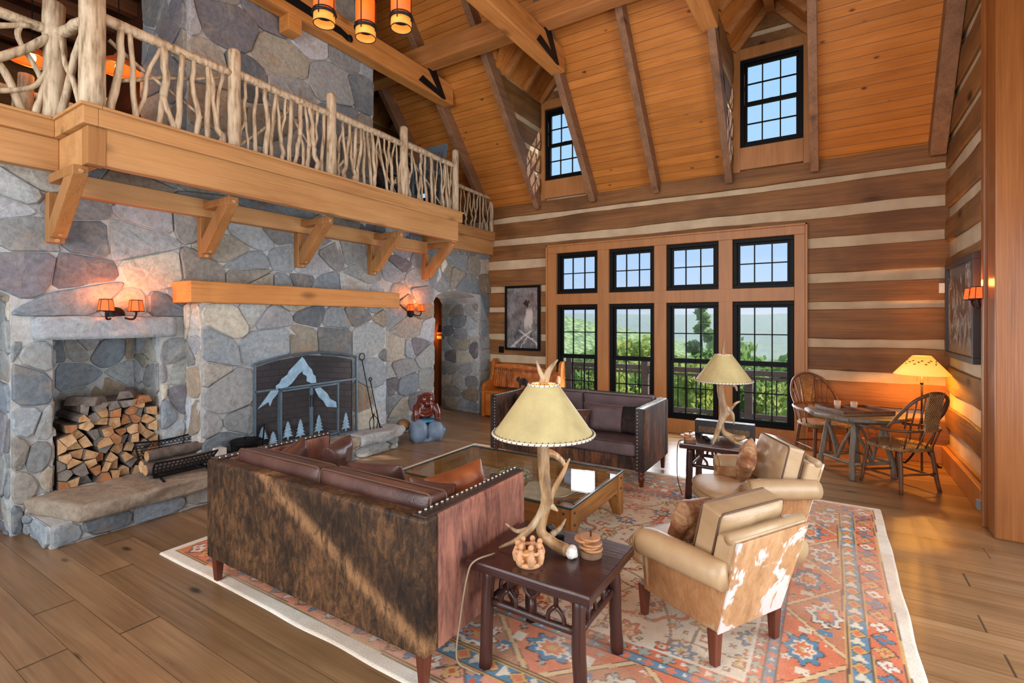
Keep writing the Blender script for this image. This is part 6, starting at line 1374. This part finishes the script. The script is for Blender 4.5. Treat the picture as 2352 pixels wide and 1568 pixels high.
for nm, lab, b, mt in (('light_switch', 'dark square switch plate on the log wall beside the stone corner', (-5.33, -5.23, 7.965, 7.995, 1.13, 1.25), M['black']), ('thermostat', 'small white thermostat in the log wall corner', (1.13, 1.185, 7.95, 7.985, 2.08, 2.2), None), ('power_outlet', 'white power outlet in the baseboard of the gable wall', (1.13, 1.151, 5.88, 5.96, .1, .21), None), ('outlet_adapter', 'grey adapter plugged in at the gable wall outlet', (1.09, 1.13, 5.86, 5.92, .1, .18), 0), ('floor_vent', 'slotted metal floor vent below the tall windows', (-.98, -.62, 7.52, 7.64, .0, .006), 1)):
    m = MB(); x = ((b[0]+b[1])/2, (b[2]+b[3])/2, b[4]); m.bx(b[0]-x[0], b[1]-x[0], b[2]-x[1], b[3]-x[1], 0, b[5]-x[2])
    o = m.build(nm, mt if mt not in (None, 0, 1) else plain(nm, S(226, 222, 212) if mt is None else (S(120, 124, 130) if mt == 0 else S(150, 132, 110)), .5), bev=.003); o.location = x; tag(o, lab, nm.split('_')[-1])
    if mt == 1:
        for i in range(10): m = MB(); m.bx(-.165+i*.033-.0, -.165+i*.033+.014, -.04, .04, .006, .0085); m.build('slot', M['black'], o)
# ------------------------------------------------------------------ game corner
def m_cane():
    g = G('woven_cane'); c = g.co(); x = g.xyz(c); a = g.ma('SINE', g.ma('MULTIPLY', x[0], 260)); b = g.ma('SINE', g.ma('MULTIPLY', g.ma('ADD', x[1], x[2]), 260)); w = g.ma('MULTIPLY', a, b); f = g.noise(c, 14, 4)
    return g.out(g.mix(g.ss(w, -.2, -.8), g.ramp(f, [(.3, S(146, 102, 56)), (.7, S(190, 148, 96))]), S(70, 44, 22)), .6, g.bump(w, .8, .01))
M['cane'] = m_cane(); M['hick'] = wood('hickory_pole', S(74, 44, 28), S(108, 68, 44), S(138, 94, 64), ax=2, rough=.4, knots=.3, hewn=.4)
M['gpole'] = wood('weathered_pole', S(78, 68, 58), S(118, 106, 90), S(150, 138, 120), ax=2, rough=.6, knots=.5, hewn=.8); M['gtop'] = wood('weathered_board', S(84, 66, 50), S(124, 104, 84), S(158, 140, 118), ax=0, rough=.45, knots=.6, board=1, bw=.14, groove=.04, gcol=.3)
def hoop(loc, rz, lab):
    t = thing('hoop_chair', lab, 'chair', loc, rz)
    m = MB(); vs = []; n = 30; prof = []
    for i in range(n): a = 2*PI*i/n; k = 1/(abs(math.cos(a))**3+abs(math.sin(a))**3)**(1/3); prof.append((.27*math.cos(a)*k*(1+.05*math.sin(a)), .25*math.sin(a)*k))
    lay = [(.415, .96), (.425, 1), (.45, 1.0), (.46, .93), (.455, .5), (.45, .1)]
    for (z, k) in lay: vs += [(x*k, y*k, z) for (x, y) in prof]
    m.add(vs, [(j*n+i, j*n+(i+1) % n, (j+1)*n+(i+1) % n, (j+1)*n+i) for j in range(5) for i in range(n)]+[tuple(range(n-1, -1, -1)), tuple(5*n+i for i in range(n))]); m.build('seat', M['cane'], t, smooth=True)
    F = {}
    for sx in (-1, 1):
        for sy in (-1, 1):
            a, b = V(sx*.235, sy*.235, 0), V(sx*.19, sy*.18, .43); F[sx, sy] = (a, b); m = MB(); twig(m, a, b, .019, .022, sx+sy*3+5, .006); m.build('leg', M['hick'], t, smooth=True)
    P = lambda k, u: F[k][0].lerp(F[k][1], u)
    for a, b, u in (((-1, -1), (-1, 1), .35), ((1, -1), (1, 1), .35), ((-1, -1), (1, -1), .42), ((-1, 1), (1, 1), .28)): m = MB(); twig(m, P(a, u), P(b, u), .012, .012, 4, .01); m.build('stretcher', M['hick'], t, smooth=True)
    # arm hoop around the back, back bow above
    arm = curve([(.27, .2, .61), (.30, .0, .625), (.27, -.2, .635), (.14, -.3, .645), (0, -.325, .65), (-.14, -.3, .645), (-.27, -.2, .635), (-.30, .0, .625), (-.27, .2, .61)], 40); m = MB(); m.tube(arm, .015, 8); m.build('arm_rail', M['hick'], t, smooth=True)
    bow = curve([(.275, -.13, .66), (.27, -.24, .80), (.2, -.34, .95), (.08, -.385, 1.02), (0, -.39, 1.03), (-.08, -.385, 1.02), (-.2, -.34, .95), (-.27, -.24, .80), (-.275, -.13, .66)], 40); m = MB(); m.tube(bow, .017, 8); m.build('back_bow', M['hick'], t, smooth=True)
    def sp(a, b): m = MB(); m.tube([a, V(*a).lerp(V(*b), .5)+V(.002, 0, 0), b], .008, 6); m.build('spindle', M['hick'], t, smooth=True)
    for k in (2, 5, 9, 13, 27, 31, 35, 38): p = arm[k]; sp((p.x*.88, max(-.23, p.y*.78), .45), tuple(p))
    for k in (8, 11, 14, 26, 29, 32): p = bow[k]; sp((p.x*.78, -.2-.12*(1-abs(p.x)/.3), .66), tuple(p))
    m = MB(); m.add([(x, y, z) for (y, z, w) in ((-.335, .64, .075), (-.36, .84, .085), (-.395, 1.035, .09)) for x in (-w, w)], [(0, 1, 3, 2), (2, 3, 5, 4)]); m.build('woven_splat', M['cane'], t, solid=.022)
    for s in (-1, 1): sp((s*.05, -.235, .45), (s*.06, -.335, .65))
    return t
hoop((.62, 6.67, 0), math.radians(43), 'round backed hickory chair with woven splat nearest the viewer'); hoop((-.07, 7.53, 0), math.radians(-150), 'round backed hickory chair with woven splat beside the window casing')
t = thing('game_table', 'rustic weathered pole table between the two round backed chairs', 'table', (.25, 6.98, 0), .25); m = MB(); n = 8; R8 = [(.49*math.cos(k*PI/4+.39), .49*math.sin(k*PI/4+.39)) for k in range(n)]; m.prism([(x, y, .665) for (x, y) in R8], (0, 0, .035)); m.build('table_top', M['gtop'], t, bev=.006)
m = MB(); 
for k in range(8): a, b = R8[k], R8[(k+1) % 8]; m.tube([(a[0]*1.0, a[1]*1.0, .675), (b[0], b[1], .675)], .024, 8)
m.build('edge_poles', M['gpole'], t, smooth=True)
FT = [(.36*math.cos(k*PI/2-.36), .36*math.sin(k*PI/2-.36)) for k in range(4)]; TP = [(x*.68, y*.68) for (x, y) in FT]
for k in range(4): m = MB(); twig(m, (*FT[k], 0), (*TP[k], .66), .033, .028, 8+k, .02); m.build('leg', M['gpole'], t, smooth=True)
for k in range(4):
    j = (k+1) % 4
    for z in (.17, .6):
        u = z/.66; m = MB(); twig(m, (FT[k][0]*(1-.32*u), FT[k][1]*(1-.32*u), z), (FT[j][0]*(1-.32*u), FT[j][1]*(1-.32*u), z), .018, .018, 20+k, .02); m.build('rail', M['gpole'], t, smooth=True)
    mx_, my_ = (FT[k][0]+FT[j][0])/2*.9, (FT[k][1]+FT[j][1])/2*.9
    for q in (k, j): m = MB(); m.tube(curve([(mx_, my_, .17), (mx_*.6+FT[q][0]*.3, my_*.6+FT[q][1]*.3, .36), (FT[q][0]*.74, FT[q][1]*.74, .56)], 8), .016, 7); m.build('brace', M['gpole'], t, smooth=True)
t = thing('game_board', 'open wooden backgammon tray lying on the rustic table', 'board game', (.24, 6.95, .703), .62); m = MB(); m.bx(-.3, .3, -.23, .23, 0, .012); m.build('tray', M['gtop'], t); m = MB()
for a in ((-.3, .3, -.23, -.21), (-.3, .3, .21, .23), (-.3, -.28, -.21, .21), (.28, .3, -.21, .21), (-.012, .012, -.21, .21)): m.bx(a[0], a[1], a[2], a[3], .012, .045)
m.build('rim', M['hick'], t, bev=.002); m = MB()
for s in (-1, 1):
    for k in range(6):
        for q in (-1, 1): x = q*.146+(-.1+k*.04); m.add([(x-.018, s*.205, .0135), (x+.018, s*.205, .0135), (x, s*.05, .0135)], [(0, 1, 2) if s < 0 else (2, 1, 0)])
m.build('points', plain('inlay', S(170, 120, 70), .5), t)
for (x, y, l) in ((.08, 7.02, 'left of the two pale dice cups on the game tray'), (.24, 7.02, 'right of the two pale dice cups on the game tray')):
    m = MB(); m.lathe([(.03, 0), (.034, .09), (.028, .09), (.025, .01)], (0, 0, 0), 18); o = m.build('dice_cup', plain('pale_cup', S(196, 172, 148), .6), smooth=True); o.location = (x, y, .716); tag(o, l, 'cup')
for i in range(6): m = MB(); m.lathe([(.015, 0), (.016, .004), (.015, .008)], (0, 0, 0), 14); o = m.build('game_piece', plain('game_piece_%d' % i, S(200, 170, 130) if i % 2 else S(110, 60, 40), .4)); o.location = (.33+.035*(i % 3), 6.83+.045*(i//3), .716); tag(o, 'round checker lying on the wooden game tray', 'game piece', 'checkers on the game tray')
# floor lamp
t = thing('floor_lamp', 'lit floor lamp with leaf trimmed paper shade in the log wall corner', 'floor lamp', (.93, 7.66, 0)); m = MB()
for k in range(3): a = k*2*PI/3+.4; m.tube(curve([(0, 0, .32), (.08*math.cos(a), .08*math.sin(a), .16), (.17*math.cos(a), .17*math.sin(a), .02), (.21*math.cos(a), .21*math.sin(a), .008)], 8), .011, 6)
m.build('tripod_base', M['iron'], t, smooth=True); m = MB(); m.tube([(0, 0, .2), (0, 0, 1.2)], .011, 8); m.ell((0, 0, 1.0), (.018, .018, .02)); m.build('pole', M['iron'], t, smooth=True); m = MB(); m.lathe([(.275, 1.105), (.09, 1.325)], (0, 0, 0), 36, cap=False); sh = m.build('lamp_shade', M['lampglow'], t, smooth=True, solid=.003)
m = MB(); q = random.Random(3)
for k in range(30):
    a = 2*PI*k/30; u = .68+.1*math.sin(k*2.1); r = .275+(.09-.275)*u+.004; z = 1.105+.22*u; c = V(r*math.cos(a), r*math.sin(a), z); tg = V(-math.sin(a), math.cos(a), 0); up = V(-.64*math.cos(a), -.64*math.sin(a), .76); b = q.uniform(-.8, .8); d1 = tg*math.cos(b)+up*math.sin(b); d2 = up*math.cos(b)-tg*math.sin(b); m.add([c-d1*.02, c+d2*.009, c+d1*.02, c-d2*.009], [(0, 1, 2, 3)])
m.build('leaf_trim', plain('rust_leaf', S(150, 62, 22), .7), sh); tbulb(t, (0, 0, 1.2), .03)
for k in (-1, 1): m = MB(); m.tube([(k*.05, -.05, 1.15), (k*.05, -.05, 1.04)], .002, 4); m.ell((k*.05, -.05, 1.035), (.005, .005, .008)); m.build('pull_chain', M['brass'], t)
l = light('POINT', 'floor_lamp_light', (0, 0, 0), 125, S(255, 166, 56), size=.05); l.parent = t; l.location = (0, 0, 1.17)
# rocking chairs (loft, deck)
def rocker(loc, rz, mat, lab):
    t = thing('rocking_chair', lab, 'chair', loc, rz)
    for s in (-1, 1):
        m = MB(); m.tube(curve([(s*.25, .42, .06), (s*.25, .1, .02), (s*.25, -.2, .02), (s*.25, -.5, .1)], 12), .018, 8); m.build('rocker', mat, t); m = MB(); m.beam((s*.24, -.22, .03), (s*.22, -.46, 1.1), .04, .04, up=(0, 1, 0)); m.build('back_post', mat, t); m = MB(); m.beam((s*.25, .24, .03), (s*.25, .24, .62), .04, .04, up=(0, 1, 0)); m.build('leg', mat, t); m = MB(); m.bx(s*.22, s*.29, -.3, .3, .62, .645); m.build('armrest', mat, t)
    m = MB(); m.bx(-.25, .25, -.24, .26, .4, .43); m.build('seat', mat, t); m = MB(); m.beam((-.25, -.455, 1.06), (.25, -.455, 1.06), .03, .1); m.build('top_slat', mat, t)
    for k in range(5): x = -.16+k*.08; m = MB(); m.beam((x, -.25, .42), (x, -.45, 1.03), .05, .014, up=(0, 1, 0)); m.build('back_slat', mat, t)
    return t
rc = rocker((-5.36, 5.62, 3.27), PI, plain('blue_grey_paint', S(92, 112, 124), .5), 'blue grey rocking chair on the balcony behind the far end of the branch railing'); rc.scale = (1.13, 1.13, 1.13)
# ------------------------------------------------------------------ outside: eave, deck, trees, hills
M['deck'] = wood('deck_timber', S(92, 78, 72), S(124, 108, 100), S(150, 134, 126), ax=0, rough=.7, knots=.2)
mb = MB(); mb.add([(-10.4, 8.2, 3.42), (2.6, 8.2, 3.42), (2.6, 9.7, 3.12), (-10.4, 9.7, 3.12)], [(3, 2, 1, 0)]); struct(mb.build('ceiling_eave', M['deck'], solid=.06), 'dark soffit of the eave outside the windows', 'eave')
mb = MB(); mb.bx(-11, 3, 8.2, 11.05, -.42, -.34); struct(mb.build('floor_deck', M['deck']), 'timber deck floor outside', 'deck')
dr = thing('deck_railing', 'brown timber deck railing with slim dark balusters outside the windows', 'railing', (-3.2, 10.9, -.34)); dx = lambda x: x+3.2
for i, x in enumerate((-9.0, -7.1, -5.25, -3.42, -1.35, .7, 2.7)):
    tall = x in (-5.25, -3.42); m = MB(); m.bx(dx(x)-.07, dx(x)+.07, -.07, .07, 0, 1.22 if tall else 1.04); m.build('post', M['deck'], dr, bev=.006)
for z, h in ((1.0, .1), (.92, .05), (.16, .09)): m = MB(); m.bx(-6.6, 6.1, -.05 if z == 1. else -.025, .05 if z == 1. else .025, z, z+h); m.build('rail', M['deck'], dr)
for k in range(66): x = -6.4+k*.186; m = MB(); m.bx(x-.009, x+.009, -.009, .009, .25, .92); m.build('baluster', M['iron'], dr)
rocker((-5.55, 9.75, -.34), -2.5, plain('red_brown_paint', S(96, 62, 50), .5), 'brown rocking chair on the deck outside the first tall window')
def m_leaf(name, a, b, c_):
    g = G(name); c = g.co(); n = g.noise(c, .9, 4, .6); n2 = g.wn2(g.sc(c, (3, 3, 3))); col = g.ramp(g.ma('ADD', g.ma('MULTIPLY', n, .7), g.ma('MULTIPLY', n2, .3)), [(.25, a), (.5, b), (.75, c_)])
    tr = g.n('BsdfTranslucent'); g.L(col, tr.inputs[0]); mx = g.n('MixShader'); g.put(mx.inputs[0], .5); g.out(col, .6, Specular_IOR_Level=.2); g.L(g.b.outputs[0], mx.inputs[1]); g.L(tr.outputs[0], mx.inputs[2]); g.L(mx.outputs[0], g.t.nodes['Material Output'].inputs[0]); return g.m
LEAF = [m_leaf('leaf_yellow', S(140, 156, 74), S(192, 200, 104), S(226, 230, 150)), m_leaf('leaf_green', S(96, 126, 66), S(140, 168, 90), S(188, 206, 130)), m_leaf('leaf_pine', S(104, 130, 80), S(146, 172, 104), S(184, 202, 136))]
def tree(loc, h, r, lab, mat, sd, n=3200, shape='round', leaf=.13, trunk=True, src=None):
    t = thing('tree' if trunk else 'bush', lab, 'tree' if trunk else 'bush', loc); q = np.random.RandomState(sd)
    nb = 26; bl = []
    for i in range(nb):
        u = (i+.5)/nb
        if shape == 'cone': zz = h*(.15+.85*u); rr = r*(1.05-u)**.8; rad = r*(.34*(1.15-u)+.08)
        else: zz = h*(.35+.6*u) if trunk else h*(.1+.85*u); rr = r*math.sin(PI*(.12+.8*u))**.7; rad = r*.42
        a = q.rand()*6.28; d = rr*q.rand()**.5; bl.append((d*math.cos(a), d*math.sin(a), zz, rad))
    B = np.array(bl)[q.randint(0, nb, n)]; dv = q.normal(size=(n, 3)); dv /= np.linalg.norm(dv, axis=1)[:, None]; c = B[:, :3]+dv*(B[:, 3]*q.rand(n)**.4)[:, None]*np.array([1, 1, .7])
    e1 = q.normal(size=(n, 3)); e1 /= np.linalg.norm(e1, axis=1)[:, None]; e2 = np.cross(e1, q.normal(size=(n, 3))); e2 /= np.linalg.norm(e2, axis=1)[:, None]; s = leaf*(.6+.8*q.rand(n))[:, None]
    vs = np.stack([c-e1*s, c+e2*s*.6, c+e1*s, c-e2*s*.6], 1).reshape(-1, 3); m = MB(); m.v = [tuple(v) for v in vs]; m.f = [(4*i, 4*i+1, 4*i+2, 4*i+3) for i in range(n)]; m.mi = [0]*n; m.build('foliage', mat, t)
    if trunk: m = MB(); m.tube(curve([(0, 0, -3), (.1, 0, h*.3), (0, .1, h*.9)], 10), lerps([.22, .16, .04], 10), 8); m.build('trunk', M['bark'], t, smooth=True)
    else: m = MB(); [m.tube([(0, 0, -2), (math.cos(k)*r*.4, math.sin(k)*r*.4, h*.7)], .04, 5) for k in range(5)]; m.build('stems', M['bark'], t)
    return t
tree((-5.4, 26, -6), 8.6, 1.5, 'tall slender tree rising above the others behind the third window', LEAF[2], 1, 3000, 'cone', .16)
spots = [(-13.5, 24, 6.0, 2.6, 0, 'leafy tree at the left beyond the deck behind the first window'), (-10.6, 27, 6.0, 2.8, 1, 'leafy tree beyond the deck between the first and second windows'), (-8.3, 25, 7.0, 2.7, 0, 'leafy tree beyond the deck at the right of the second window'), (-6.2, 22, 6.2, 2.4, 0, 'yellow green tree beyond the deck below the tall slender tree'), (-4.0, 25, 6.9, 2.6, 1, 'leafy tree beyond the deck between the third and fourth windows'), (-1.6, 22, 6.5, 2.4, 1, 'leafy tree beyond the deck behind the left half of the fourth window'), (.8, 25, 6.6, 2.7, 0, 'leafy tree beyond the deck at the right edge of the fourth window')]
for i, (x, y, h, r, k, l) in enumerate(spots): tree((x, y, -6.3), h, r, l, LEAF[k], 10+i, 4200, 'round', .19)
bush = [(-8.6, 14.2, 'bush close under the deck railing outside the first window'), (-7.1, 15.3, 'bush under the deck railing between the first and second windows'), (-5.7, 14.4, 'bush close under the deck railing outside the second window'), (-4.3, 15.6, 'bush under the deck railing between the second and third windows'), (-3.1, 14.5, 'bush close under the deck railing outside the third window'), (-1.7, 15.4, 'bush under the deck railing left of the fourth window middle'), (-.4, 14.3, 'bush close under the deck railing outside the fourth window'), (.9, 15.4, 'bush under the deck railing right of the fourth window')]
for i, (x, y, l) in enumerate(bush): tree((x, y, -3.2), 3.5+.25*math.sin(i*2), 1.35, l, LEAF[i % 2], 30+i, 3600, 'bush', .1, False)
def m_forest(name, a, b):
    g = G(name); c = g.co(False); v = g.vor(g.sc(c, (1, 1, 1)), .16); n = g.noise(c, .012, 5); f = g.ma('ADD', g.ma('MULTIPLY', g.ss(v, .9, .1), .45), g.ma('MULTIPLY', n, .6)); return g.out(g.ramp(f, [(.3, a), (.75, b)]), .9, g.bump(g.ss(v, 1, 0), .8, 3.), Specular_IOR_Level=.05)
M['forest'] = m_forest('forest_hill', S(100, 128, 74), S(176, 192, 116))
def terrain(name, fn, x0, x1, y0, y1, nx, ny, mat, lab):
    m = MB(); m.grid(lambda u, v: (x0+(x1-x0)*u, y0+(y1-y0)*v, fn(x0+(x1-x0)*u, y0+(y1-y0)*v)), nx, ny); o = m.build(name, mat, smooth=True); return struct(o, lab, 'hill')
terrain('ground', lambda x, y: -4.2-(y-11)*.16-.0004*(y-11)**2+1.2*nz(x*.06, y*.06), -160, 120, 10, 330, 60, 60, M['forest'], 'wooded slope falling away below the deck')
def near(x, y):                                   # long shoulder dropping to the right
    a = math.atan2(-x, y); r = math.hypot(x, y); return min(14, max(-46, 8.5+150*(a-.466)))-62*((r-650)/230)**2*(1 if r < 650 else .4)+4*nz(x*.008, y*.008)
terrain('ground_hill_near', near, -700, 260, 300, 1000, 90, 60, M['forest'], 'green wooded hill beyond the trees sloping down behind the windows')
terrain('ground_hill_far', lambda x, y: -120+(154+16*nz(x*.0012, 3, 0)+10*nz(x*.005, 1, 0))*math.exp(-((y-2700)/420)**2), -3600, 1400, 1400, 3400, 110, 40, M['forest'], 'hazy far mountain ridge on the horizon')

def haze():
    m = bpy.data.materials.new('valley_haze'); m.use_nodes = True; t = m.node_tree; t.nodes.remove(t.nodes['Principled BSDF']); v = t.nodes.new('ShaderNodeVolumeScatter'); v.inputs['Color'].default_value = (.80, .90, 1, 1); v.inputs['Density'].default_value = .00042; v.inputs['Anisotropy'].default_value = .2
    t.links.new(v.outputs[0], t.nodes['Material Output'].inputs['Volume']); b = MB(); b.bx(-4200, 1800, 90, 3600, -260, 160); o = b.build('haze', m); tag(o, 'thin bluish haze hanging over the wooded valley', 'haze', kind='stuff')
haze()
